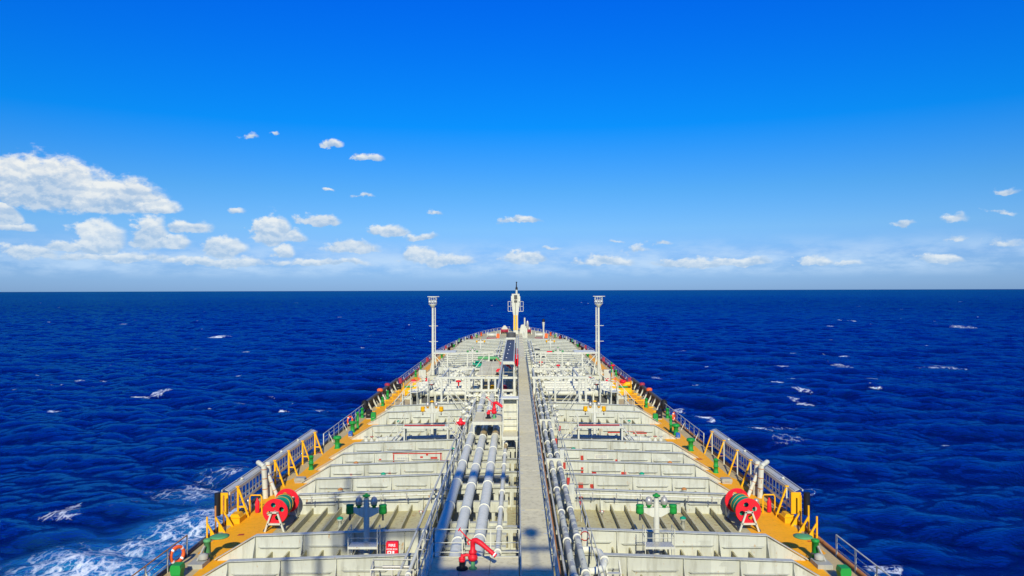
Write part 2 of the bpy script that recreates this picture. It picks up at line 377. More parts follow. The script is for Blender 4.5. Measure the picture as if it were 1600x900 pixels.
wind = (-0.30, -0.954)
TA = ocean_tile(512, 283.0, 4.0, 70.0, wind, 1.50, 3, 6.0, 3.0)
TB = ocean_tile(512, 73.0, 1.6, 5.0, wind, 0.34, 5, 5.0, 1.3)
def wave(x, y, r):
    fa = 1 / (1 + (r / 5000.0) ** 2); fb = 1 / (1 + (r / 300.0) ** 2)
    w = 0.65 + 0.9 * fbm(x / 260.0, y / 260.0, 2, 40)
    z = samp(TA, 'z', x, y) * fa * w + samp(TB, 'z', x, y, 0.35) * fb
    dx = samp(TA, 'dx', x, y) * fa * w; dy = samp(TA, 'dy', x, y) * fa * w
    bx = samp(TB, 'dx', x, y, .35) * fb; by = samp(TB, 'dy', x, y, .35) * fb
    c, s = math.cos(.35), math.sin(.35)
    dx = dx + c * bx - s * by; dy = dy + s * bx + c * by
    return z, dx, dy
def sea_mesh(a0, a1, na, nr, r0, r1):
    ang = np.linspace(a0, a1, na); n1 = int(nr * .87); rr = np.concatenate([r0 * (3000.0 / r0) ** np.linspace(0, 1, n1, endpoint=False), 3000.0 * (r1 / 3000.0) ** np.linspace(0, 1, nr - n1)])
    A, Rr = np.meshgrid(ang, rr, indexing='ij')
    x = Rr * np.sin(A); y = Rr * np.cos(A)
    z, dx, dy = wave(x, y, Rr)
    # quieter water right against the plating, choppier in the wash
    side = np.abs(x) - np.interp(y, _hbY, _hbX)
    X = x - 1.2 * dx; Y = y - 1.2 * dy
    # whitecaps: where the steep crests fold
    J = samp(TA, 'J', x, y); Jb = samp(TB, 'J', x, y, .35)
    crest = sstep(0.55 * (J - 1) + 0.18 * (Jb - 1), -0.30, -0.44) * sstep(fbm(x / 55, y / 55, 3, 9), 0.44, 0.60)
    # the ship's own wash, wider on the left
    wl = np.where(x < 0, 1.0, 0.0)
    reach = np.where(x < 0, np.interp(y, [-60, 30, 50, 62, 75, 95, 125, 160, 190, 214, 230], [60, 46, 36, 30, 24, 20, 15, 9, 5, 2.0, 0]),
                     np.interp(y, [-60, 30, 45, 60, 90, 140, 190, 214, 230], [30, 22, 18, 15, 12, 10, 6, 3, 0]))
    nz = fbm(x / 9.0, y / 9.0, 4, 3)
    wash = 1 - sstep(side / np.maximum(reach, 1e-3) + (nz - .47) * 1.5, 0.30, 1.1)
    wash = np.where((side > -6), wash, 0) * np.where(x < 0, 1.0, 0.55)
    wash = wash * np.interp(y, [0, 55, 70, 90, 120, 200, 225], [.72, .68, .60, .52, .42, .45, 0])
    for (px, py, rx, ry, am) in ((100, 803, 4.2, 2.6, .75), (1255, 628, 4, 2, .9), (1180, 670, 5, 2.5, .8), (1095, 652, 4, 2.5, .95), (1060, 640, 3, 2.4, .8), (345, 527, 12, 2.5, .95), (1225, 668, 7, 2.2, .55),
                             (1310, 570, 7, 3, .7), (1470, 575, 14, 2.5, .75), (1500, 511, 14, 3, .7), (1322, 501, 4, 4, .95), (215, 621, 6, 1.5, .8), (250, 617, 4, 1.2, .7), (1485, 697, 2, 1.2, .6),
                             (380, 735, 4, 1.5, .95), (360, 745, 5, 1.5, .7), (1380, 890, 5, 1.2, .85), (1255, 770, 3.5, 1.2, .5), (1230, 690, 7, 2, .5)):
        d = (CAMZ - SEA) * F / (py - hy(px)); cx = CAMX + (px - 808) * d / F
        e = np.hypot((x - cx) / (rx * .55), (y - d) / (ry * d / 90.0 + .3)); am = am * .80
        crest = np.maximum(crest, am * (1 - sstep(e + (fbm(x / 2.2, y / 2.2, 3, 21) - .47) * 1.3, 0.35, 1.15)))
    rg = np.random.default_rng(77)
    for q in range(110):
        d = 22.0 * F / rg.uniform(9, 190) ; th = rg.uniform(-.66, .66); cx, cy = d * math.tan(th), d
        w_ = rg.uniform(.5, 1.5) * (1 + d / 260.0); h_ = w_ * rg.uniform(.5, 1.1)
        m_ = (np.abs(x - cx) < 3 * w_) & (np.abs(y - cy) < 3 * h_)
        if not m_.any(): continue
        e = np.hypot((x[m_] - cx) / w_, (y[m_] - cy + .3 * (x[m_] - cx)) / h_)
        crest[m_] = np.maximum(crest[m_], rg.uniform(.45, .85) * (1 - sstep(e + (fbm(x[m_] / 1.4, y[m_] / 1.4, 2, 31) - .4), .3, 1.2)))
    foam = np.clip(np.maximum(wash, crest), 0, 1)
    aer = np.clip(1 - sstep(side / np.maximum(reach * .85, 1e-3) + (nz - .47) * .9, 0.55, 1.2), 0, 1) * np.where(side > -6, 1, 0) * np.interp(y, [40, 62, 85, 130], [1, .8, .25, .0]) * np.where(x < 0, 1, .35)
    z = z + 0.35 * wash * (fbm(x / 1.6, y / 1.6, 4, 13) - .47) * 2
    V = np.stack([X, Y, z + SEA], -1).reshape(-1, 3)
    n = np.arange(na * nr).reshape(na, nr)
    Q = np.stack([n[:-1, :-1], n[1:, :-1], n[1:, 1:], n[:-1, 1:]], -1).reshape(-1, 4)
    return V, Q, foam.reshape(-1), aer.reshape(-1)
def build_sea(parts):
    Vs = []; Qs = []; Fs = []; As = []; o = 0
    for p in parts:
        V, Q, f, a = sea_mesh(*p); Vs.append(V); Qs.append(Q[:, ::-1] + o); Fs.append(f); As.append(a); o += len(V)
    V = np.concatenate(Vs); Q = np.concatenate(Qs); f = np.concatenate(Fs); a = np.concatenate(As)
    m = bpy.data.meshes.new('sea'); m.vertices.add(len(V)); m.vertices.foreach_set('co', V.astype(np.float32).ravel())
    m.loops.add(len(Q) * 4); m.loops.foreach_set('vertex_index', Q.astype(np.int32).ravel())
    m.polygons.add(len(Q)); m.polygons.foreach_set('loop_start', (np.arange(len(Q)) * 4).astype(np.int32))
    m.polygons.foreach_set('use_smooth', np.ones(len(Q), bool))
    m.update(); m.validate()
    at = m.attributes.new('foam', 'FLOAT', 'POINT'); at.data.foreach_set('value', f.astype(np.float32))
    at = m.attributes.new('aerated', 'FLOAT', 'POINT'); at.data.foreach_set('value', a.astype(np.float32))
    return m
def sea_material():
    m = bpy.data.materials.new('sea_water'); m.use_nodes = True; t = m.node_tree; t.nodes.clear(); N = NT(t)
    pos = N.n('ShaderNodeNewGeometry').outputs['Position']
    fo = N.n('ShaderNodeAttribute', attribute_name='foam').outputs['Fac']
    ae = N.n('ShaderNodeAttribute', attribute_name='aerated').outputs['Fac']
    p2 = N.vmath('MULTIPLY', pos, (0.52, 1.5, 0.3))
    def ridge(sc, det):
        return N.math('SUBTRACT', 1.0, N.math('ABSOLUTE', N.math('MULTIPLY_ADD', N.noise(p2, sc, det, 0.6, 0.25), 2.0, -1.0)))
    h = N.math('ADD', N.math('MULTIPLY', ridge(0.95, 6.0), 0.40), N.math('MULTIPLY', N.noise(p2, 3.0, 5.0, 0.70), 0.26))
    bp = N.n('ShaderNodeBump'); bp.inputs['Strength'].default_value = 1.0; bp.inputs['Distance'].default_value = 1.0
    t.links.new(h, bp.inputs['Height'])
    deep = N.mix(N.ss(N.noise(pos, 0.02, 3.0), 0.3, 0.7), (0.0002, 0.0018, 0.014, 1), (0.0002, 0.0030, 0.022, 1))
    wc = N.mix(N.math('MULTIPLY', ae, 0.95), deep, (0.03, 0.30, 0.54, 1))
    df = N.n('ShaderNodeBsdfDiffuse'); t.links.new(wc, df.inputs[0]); t.links.new(bp.outputs[0], df.inputs['Normal'])
    gl = N.n('ShaderNodeBsdfGlossy'); gl.inputs['Color'].default_value = (0.035, 0.42, 1.0, 1); gl.inputs['Roughness'].default_value = 0.07
    t.links.new(bp.outputs[0], gl.inputs['Normal'])
    fr = N.n('ShaderNodeFresnel'); fr.inputs['IOR'].default_value = 1.333; t.links.new(bp.outputs[0], fr.inputs['Normal'])
    # small facets hide one another at a low angle, so the sheen levels off
    dist = N.vmath('LENGTH', N.vmath('MULTIPLY', pos, (1, 1, 0)))
    ff = N.math('MINIMUM', fr.outputs[0], N.ss(dist, 90.0, 1300.0, 0.52, 0.36))
    w = N.n('ShaderNodeMixShader'); t.links.new(ff, w.inputs[0]); t.links.new(df.outputs[0], w.inputs[1]); t.links.new(gl.outputs[0], w.inputs[2])
    fm = N.n('ShaderNodeBsdfPrincipled'); fm.inputs['Base Color'].default_value = (0.80, 0.84, 0.86, 1); fm.inputs['Roughness'].default_value = 0.9
    pf = N.vmath('MULTIPLY', pos, (1.0, 0.8, 0.6))
    wob = N.noise(pf, 0.55, 4.0, 0.6, out='Color')
    pw = N.vmath('ADD', pf, N.vmath('SCALE', N.vmath('SUBTRACT', wob, (.5, .5, .5)), 2.6))
    vo = N.n('ShaderNodeTexVoronoi', feature='DISTANCE_TO_EDGE'); t.links.new(pw, vo.inputs['Vector']); vo.inputs['Scale'].default_value = 0.7
    vo2 = N.n('ShaderNodeTexVoronoi', feature='DISTANCE_TO_EDGE'); t.links.new(pw, vo2.inputs['Vector']); vo2.inputs['Scale'].default_value = 1.9
    lace = N.math('MAXIMUM', N.ss(vo.outputs['Distance'], 0.30, 0.0), N.math('MULTIPLY', N.ss(vo2.outputs['Distance'], 0.26, 0.0), 0.75))
    nn = N.noise(pf, 0.9, 6.0, 0.7)
    tex = N.math('ADD', N.math('MULTIPLY', lace, 0.55), N.math('MULTIPLY', nn, 0.75))
    lev = N.math('ADD', tex, N.math('MULTIPLY', fo, 0.92))
    mask = N.math('MULTIPLY', N.ss(lev, 1.14, 1.70), N.ss(fo, 0.04, 0.3))
    mx = N.n('ShaderNodeMixShader'); t.links.new(mask, mx.inputs[0]); t.links.new(w.outputs[0], mx.inputs[1]); t.links.new(fm.outputs[0], mx.inputs[2])
    o = N.n('ShaderNodeOutputMaterial'); t.links.new(mx.outputs[0], o.inputs[0])
    return m
sm = build_sea([(R(-46), R(46), 700, 1300, 28.0, 40000.0), (R(46), R(314), 130, 120, 28.0, 40000.0)])
sm.materials.append(sea_material())
tag(link('sea', sm), 'deep blue open sea with small whitecaps and a foamy wash', None, kind='structure')

# ------------------------------------------------------------------ hull and deck
ys = sorted(set([-40, -20, 0, 20, 40, 60, 80, 100, 120, 140] + _hbY[1:] + [146, 157, 168, 179, 188.5, 196.5, 203, 208, 211.3, 213.1]))
def strip(xa, xb, mat, name, y0, y1, off, parent=None, nx=1, step=3.0):
    """sheet of deck between two half-breadth fractions/offset functions"""
    mb = MB(); yy = [y0]
    while yy[-1] < y1 - 1e-6: yy.append(min(y1, yy[-1] + step))
    vs = []; fs = []
    for y in yy:
        a, b = xa(y), xb(y)
        for k in range(nx + 1):
            x = a + (b - a) * k / nx; vs.append((x, y, dz(x, y) + off))
    w = nx + 1
    for i in range(len(yy) - 1):
        for k in range(nx): fs.append((i * w + k, i * w + k + 1, (i + 1) * w + k + 1, (i + 1) * w + k))
    mb.add(vs, fs)
    return mb.build(name, mat, parent)
deck = strip(lambda y: -hb(y), lambda y: hb(y), creamdeck, 'deck', -20, 213.4, 0.0, nx=16, step=2.0)
tag(deck, 'cream painted cambered steel main deck of the tanker', None, kind='structure')
hmb = MB(); vs = []; fs = []
ring = [(-hb(y), y) for y in ys] + [(hb(y), y) for y in reversed(ys)]
lev = [0.0, -3.0, -9.0, -12.0]
for li, l in enumerate(lev):
    for (x, y) in ring:
        k = 1.0 if l == 0 else 1 - (0.10 if y > 150 else 0) * (-l / 12) * ((y - 150) / 63 if y > 150 else 0) * 4
        vs.append((x * max(.2, k), y - (0 if y < 190 else (-l) * .25), (sheer(y) - 0.004) if l == 0 else l))
n = len(ring)
for li in range(3):
    for i in range(n): j = (i + 1) % n; fs.append((li * n + i, li * n + j, (li + 1) * n + j, (li + 1) * n + i))
hmb.add(vs, fs)
tag(hmb.build('hull', hullred), 'dark hull sides of the tanker below the deck edge', None, kind='structure')
for s in (-1, 1):
    strip(lambda y: s * (hb(y) - 3.0 if y < 150 else hb(y) - 2.2), lambda y: s * (hb(y) - 0.12), tandeck, 'side_deck', -20, 200, 0.004, deck)
    strip(lambda y: s * (hb(y) - 2.95 - .35 * (1 if 36 < y < 46 else 0)), lambda y: s * (hb(y) - (1.55 if y < 37 else 0.5 if y < 52 else .95)), yellowdeck, 'walkway_paint', -20, 168, 0.008, deck, step=1.0)
    # rounded dark bar along the very edge
    mb = MB(); yy = np.concatenate([np.arange(-20, 150, 10), np.arange(150, 213.2, 3)])
    mb.tube([(s * (hb(y) - .06), y, sheer(y) + .09) for y in yy], .11, 6)
    mb.build('gunwale_bar', darkgrey if s < 0 else rusty, deck)
# red lead touch-ups on the yellow walkway
for (px, py, w, l) in ((375, 835, .35, .3), (345, 834, .4, .2), (330, 842, .5, .15), (364, 814, .3, .25), (1257, 833, .35, .3), (1230, 812, .5, .3), (1264, 842, .4, .2), (500, 706, .5, .5), (1092, 716, .4, .4)):
    x, y = P(px, py, .1)
    vs = [(x + a * w, y + b * l, dz(x + a * w, y) + .012) for a, b in ((-.5, -.5), (.5, -.4), (.4, .5), (-.4, .4))]
    MB().add(vs, [(0, 1, 2, 3)]).build('primer_patch', primer, deck)
# deck longitudinals: upstanding flat bars running fore and aft
lm = MB().box(-.012, .012, 0, 46.0, 0, .34).box(-.06, .012, 0, 46.0, .34, .358).mesh('deck_longitudinal', creamdeck)
LSP = 0.82
for k in range(-14, 15):
    x = k * LSP
    if abs(x) < 0.2: continue
    o = link('deck_longitudinal', lm, deck, (x, 30.0, dz(x, 60)))

# ------------------------------------------------------------------ transverse deck girders
GH, XE, XT = 1.15, 12.35, 14.15
GY = [28.9, 32.5, 35.9, 43.1, 46.7, 50.3, 53.9, 57.6, 65.0, 72.2, 76.2]
FARY = [88, 98, 108] + [115.5 + 3.9 * k for k in range(20)]
BR = [k * LSP * 3 - LSP * .5 for k in range(-5, 6)] + []
BRX = sorted(set([round(s * v, 3) for s in (-1, 1) for v in (0.0 + LSP * 1.5 + LSP * 3 * k for k in range(5)) if v < XE] + [-XE + .02, XE - .02]))
BRX = [-12.3, -10.0, -7.55, -5.1, 5.1, 7.55, 10.0, 12.3]
def girder_z(x): return 0.55 * (1 - abs(x) / 16.1) + GH
def panel_mesh(x0, x1, h0=0.0, nm='web_panel'):
    mb = MB()
    z0a, z1a = dz(x0, 0) - .02, dz(x1, 0) - .02
    if abs(x0) > XE - .2 and x0 < 0 or abs(x1) > XE - .2 and x1 > 0:
        pass
    mb.prism([(x0, z0a), (x1, z1a), (x1, girder_z(x1)), (x0, girder_z(x0))], 'Y', -.008, .008)
    return mb
gm = {}
edges = [-XE] + BRX[1:4] + [-3.4, -1.0, 1.4, 3.4] + BRX[4:7] + [XE]
edges = [-12.3, -10.0, -7.55, -5.1, -2.6, 0.0, 2.6, 5.1, 7.55, 10.0, 12.3]
def open_panel(x0, x1, a, b):
    # web cut away into square openings under the pipes, between a and b
    mb = MB(); n = max(1, round((b - a) / .82)); w = (b - a) / n
    def seg(p, q, lo, hi):
        if q - p > .02: mb.prism([(p, dz(p, 0) + lo), (q, dz(q, 0) + lo), (q, dz(q, 0) + hi), (p, dz(p, 0) + hi)], 'Y', -.008, .008)
    seg(x0, x1, -.02, .14); seg(x0, x1, .86, GH)
    seg(x0, a, .14, .86); seg(b, x1, .14, .86)
    for k in range(n + 1): seg(max(x0, a + k * w - .11), min(x1, a + k * w + .11), .14, .86)
    return mb
PANELS = []
for i in range(len(edges) - 1):
    a_, b_ = edges[i] + .004, edges[i + 1] - .004
    if edges[i] == -5.1: pm_ = open_panel(a_, b_, -3.8, b_)
    elif edges[i] in (-2.6, 0.0): pm_ = open_panel(a_, b_, a_, b_)
    else: pm_ = panel_mesh(a_, b_)
    PANELS.append(pm_.mesh('web_panel', cream))
ENDP = {}
for s in (-1, 1):
    ENDP[s] = MB().prism([(s * 12.304, dz(12.3, 0) - .02), (s * XT, dz(XT, 0) - .02), (s * XT, dz(XT, 0) + .06), (s * 12.304, girder_z(12.3))], 'Y', -.008, .008).mesh('tapered_end', cream)
def flange_mesh():
    mb = MB(); pr = [(-XT - .1, dz(XT, 0) + .075), (-12.3, girder_z(12.3) + .01), (0, girder_z(0) + .01), (12.3, girder_z(12.3) + .01), (XT + .1, dz(XT, 0) + .075)]
    vs = []
    for (x, z) in pr: vs += [(x, -.15, z), (x, .15, z), (x, .15, z + .03), (x, -.15, z + .03)]
    fs = [(0, 1, 2, 3), (16, 19, 18, 17)]
    for i in range(4):
        a = i * 4
        for k in range(4): l = (k + 1) % 4; fs.append((a + k, a + 4 + k, a + 4 + l, a + l))
    return mb.add(vs, fs).mesh('face_plate', cream)
FLANGE = flange_mesh()
# tall tripping bracket on the aft face, wider at the foot
BRK = MB().prism([(-.012, 0), (-.55, 0), (-.55, .05), (-.14, GH * .78), (-.14, GH - .01), (-.012, GH - .01)], 'X', -.009, .009).mesh('tripping_bracket', cream)
# horizontal stiffener, snipped at both ends
STF = MB().prism([(-1.02, -.012), (-.9, -.15), (.9, -.15), (1.02, -.012)], 'Z', -.008, .008).mesh('stiffener', cream)
FOOT = MB().prism([(-.012, 0), (-.30, 0), (-.30, .06), (-.012, .36)], 'X', -.009, .009).mesh('foot_bracket', cream)
def girder(y, i, near):
    lab = f'{ORD[i]} cream deck girder counted from the bottom edge of the picture' if i > 1 else 'nearest cream deck girder at the bottom edge of the picture'
    g = thing('deck_girder', lab, 'girder', (0, y, sheer(y)), 0, 'transverse girders across the tanker deck')
    for k, pm in enumerate(PANELS): link('web_panel', pm, g)
    for s in (-1, 1): link('tapered_end', ENDP[s], g)
    link('face_plate', FLANGE, g)
    if near:
        for x in edges: link('tripping_bracket', BRK, g, (x, 0, dz(x, 0)))
        for k in range(len(edges) - 1):
            if edges[k] in (-5.1, -2.6, 0.0): continue
            x = (edges[k] + edges[k + 1]) / 2; link('stiffener', STF, g, (x, 0, dz(x, 0) + .56))
        if i <= 3 or i == 9 or i == 10:
            for k in range(-14, 15):
                x = k * LSP + .0
                if min(abs(x - e) for e in edges) > .2 and abs(x) > 3.6: link('foot_bracket', FOOT, g, (x, 0, dz(x, 0)))
    return g
GIR = {}
for i, y in enumerate(GY): GIR[i] = girder(y, i + 1, True)
i = len(GY)
def far_girder(y, idx):
    """bow girders follow the narrowing deck"""
    w = min(XE, hb(y) - 2.6); t = min(XT, hb(y) - 1.2)
    if w < 1: return
    g = thing('deck_girder', f'{ORD[min(30, idx)]} cream deck girder counted from the bottom edge of the picture' if idx <= 30 else f'bow deck girder {idx}', 'girder', (0, y, sheer(y)), 0, 'transverse girders across the tanker deck')
    hgt = GH if y > 112 else .6
    def z(x): return 0.55 * (1 - abs(x) / 16.1)
    nb = max(2, int(2 * w / 2.5)); ex = [-w + 2 * w * k / nb for k in range(nb + 1)]
    for k in range(nb):
        a, b = ex[k] + .004, ex[k + 1] - .004
        MB().prism([(a, z(a) - .02), (b, z(b) - .02), (b, z(b) + hgt), (a, z(a) + hgt)], 'Y', -.008, .008).build('web_panel', cream, g)
    vs = []; fs = [(0, 1, 2, 3), (16, 19, 18, 17)]
    for (x, zz) in ((-t, z(t) + .06), (-w, z(w) + hgt + .01), (0, z(0) + hgt + .01), (w, z(w) + hgt + .01), (t, z(t) + .06)):
        vs += [(x, -.15, zz), (x, .15, zz), (x, .15, zz + .03), (x, -.15, zz + .03)]
    for q in range(4):
        a = q * 4
        for k in range(4): l = (k + 1) % 4; fs.append((a + k, a + 4 + k, a + 4 + l, a + l))
    MB().add(vs, fs).build('face_plate', cream, g)
    for s in (-1, 1):
        MB().prism([(s * (w + .004), z(w) - .02), (s * t, z(t) - .02), (s * t, z(t) + .05), (s * (w + .004), z(w) + hgt)], 'Y', -.008, .008).build('tapered_end', cream, g)
for y in FARY:
    i += 1
    if i <= 30 and hb(y) > 6: far_girder(y, i)
# red primer touch-ups and white plates on the girders
def patch(gi, x, zf, w, h, mat, name='primer_patch'):
    g = GIR[gi]; z = dz(x, 0) + zf
    MB().box(x - w / 2, x + w / 2, -.013, -.0085, z - h / 2, z + h / 2).build(name, mat, g)
for (gi, x, zf, w, h) in ((6, -6.9, .98, 3.6, .08), (6, -6.9, .2, 2.9, .07), (6, -8.62, .58, .09, .8), (6, -5.2, .58, .09, .8), (6, -6.6, .70, .2, .13), (6, -5.7, .62, .5, .14), (6, -6.2, .86, .16, .12), (6, -9.6, .62, .16, .14),
                          (6, -8.4, .3, .6, .2), (6, -4.7, .3, 1.0, .25), (5, -10.9, .5, .16, .14), (5, -8.3, .5, .16, .14),
                          (5, 4.7, .5, .16, .5), (5, 5.5, .35, .3, .3), (5, 7.5, .35, .34, .36), (6, 5.0, .5, .2, .5), (6, 7.5, .4, .2, .3), (4, 4.3, .45, .3, .34), (4, 5.0, .4, .24, .32), (3, 4.0, .5, .18, .5), (8, 8.8, .45, 1.2, .16), (8, 11.0, .45, 1.2, .16), (8, 9.9, .55, 2.9, .04)):
    patch(gi, x, zf, w, h, primer)
def plate(gi, x, zf, w, h, txt):
    g = GIR[gi]; z = dz(x, 0) + zf
    o = MB().box(x - w / 2, x + w / 2, -.03, -.012, z - h / 2, z + h / 2).build('notice_plate', white, g)
    mb = MB()
    for r in range(2):
        for k in range(7): mb.box(x - w * .4 + k * w * .115, x - w * .4 + k * w * .115 + w * .08, -.034, -.0303, z + (.12 - r * .34) * h - h * .08, z + (.12 - r * .34) * h + h * .1)
    mb.build('small_print', greytext, o)
plate(6, -7.9, .62, 1.1, .42, ''); plate(6, 6.4, .72, 1.0, .36, ''); plate(3, 5.9, .62, .5, .5, ''); plate(3, -6.3, .62, .5, .5, '')

# ------------------------------------------------------------------ deckhouse and masts behind the camera (unseen; upper parts sized by the shade they throw on the near deck)
dh = thing('deckhouse', 'white deckhouse top unseen behind the viewer, throwing the shade on the near deck', 'deckhouse', (0, -12, 0))
MB().box(-15.5, 15.5, -14, 12.4, .2, 11.3).build('wall', white, dh)
MB().box(-1.9, 3.9, -2.5, 4.0, 11.3, 24.4).build('shade_block', white, dh)  # unseen block added to shade the near catwalk and platform
mb = MB().tube([(-1.7, 3, 11.3), (-1.7, 3, 33.8)], [.55, .40], 12); mb.box(-2.1, 2.0, 2.8, 3.3, 33.6, 34.3)
mb.build('unseen_radar_mast', white, dh)
MB().box(-6.6, -4.4, 2.6, 3.2, 27.6, 29.6).bar((-4.5, 2.9, 28.4), (-1.7, 2.9, 28.4), .2).build('unseen_radar_scanner', white, dh)
MB().tube([(-8.3, 3, 11.3), (-8.3, 3, 35.5)], .14, 8).tube([(-6.9, 3, 11.3), (-6.9, 3, 33.5)], .12, 8).build('unseen_aerial_pole', white, dh)
MB().lathe((2.35, 3.2, 27.3), [(.05, -.4), (.3, -.25), (.4, 0), (.3, .25), (.05, .4)], 12).tube([(2.35, 3.2, 24.4), (2.35, 3.2, 27)], .07, 6).bar((1.4, 3.2, 26.1), (3.6, 3.2, 26.1), .22).build('unseen_satellite_dome', white, dh)

# ------------------------------------------------------------------ side railings
POST = MB().box(-.03, .03, -.03, .03, 0, 1.08).mesh('post', white)
def post_stay_mesh(s): return MB().bar((0, 0, 0), (0, 0, 1.08), .06).bar((-s * .38, 0, .0), (-s * .02, 0, .75), .05).mesh('post', white)
RAILS = {}
for s in (-1, 1):
    rl = thing('ship_railing', f'long white three-bar guard railing along the {SIDE(s)} edge of the deck', 'railing', (0, 0, 0))
    ps = post_stay_mesh(s)
    yy = list(np.arange(24.3, 38.6, 2.05)); k = 0
    segs = [yy, list(np.arange(62.5, 150, 1.75)) + list(np.arange(150, 212.6, 1.6))]
    for si, seg in enumerate(segs):
        for k, y in enumerate(seg):
            link('post', ps if (k % 3 == 1) else POST, rl, (s * (hb(y) - .16), y, sheer(y)))
        for hz in (.40, .74, 1.07):
            rm = MB().tube([(s * (hb(y) - .16), y, sheer(y) + hz) for y in seg], .024 if hz < 1 else .032, 5)
            rm.build('rail', (rusty if (si == 0 and s < 0 and hz > 1) else white), rl)
    RAILS[s] = rl
# red fire main running at the foot of the forward railings
for s in (-1, 1):
    t = thing('fire_main', f'thin red fire pipe at the foot of the {SIDE(s)} railing ahead of the manifold', 'pipe')
    MB().tube([(s * (hb(y) - .33), y, sheer(y) + .32) for y in np.arange(101, 176, 3)], .10, 6).build('pipe_run', pinkred, t)
    for y in np.arange(103, 175, 5.2): MB().box(s * (hb(y) - .33) - .06, s * (hb(y) - .33) + .06, y - .05, y + .05, sheer(y), sheer(y) + .3).build('bracket', pinkred, t)
    for y in (101.5, 132, 160):
        t2 = thing('hose_box', f'faded red hose cabinet on the {SIDE(s)} railing, {dict([(101.5, "nearest"), (132, "middle"), (160, "farthest")])[y]} of three', 'cabinet', (s * (hb(y) - .5), y, sheer(y)), 0, 'red hose cabinets on the railings')
        MB().box(-.2, .2, -.25, .25, .45, 1.1).build('body', pinkred, t2); MB().box(-.23, .23, -.28, .28, 1.1, 1.15).build('lid', pinkred, t2)
        MB().bar((-.15, 0, 0), (-.15, 0, .45), .06).build('leg', white, t2); MB().bar((.15, 0, 0), (.15, 0, .45), .06).build('leg', white, t2)

# life rings
def ring(x, y, z, lab, s):
    t = thing('lifebuoy', lab, 'lifebuoy', (x, y, z))
    pts = [(.03 * 0, .36 * math.cos(a), .36 * math.sin(a) * 1.0) for a in np.linspace(0, 2 * math.pi, 24, endpoint=False)]
    pts = [(p[1] * .45, p[1] * .89, p[2]) for p in pts]
    MB().tube(pts, .085, 8, closed=True).build('ring', orange, t)
    for k in range(4):
        a = math.pi / 4 + k * math.pi / 2; c = (.36 * math.cos(a) * .45, .36 * math.cos(a) * .89, .36 * math.sin(a)); d = (-.36 * math.sin(a) * .45, -.36 * math.sin(a) * .89, .36 * math.cos(a))
        MB().tube([(c[i] - d[i] * .12 for i in range(3)), (c[i] + d[i] * .12 for i in range(3))], .092, 8).build('band', lettering, t)
ring(-15.78, 35.2, .62, 'orange lifebuoy hanging on the railing in the bottom left corner', -1)
ring(-15.75, 71.5, .62, 'orange lifebuoy on the left railing forward of the stowed gangway', -1)
ring(15.75, 73.5, .62, 'orange lifebuoy on the right railing forward of the stowed gangway', 1)

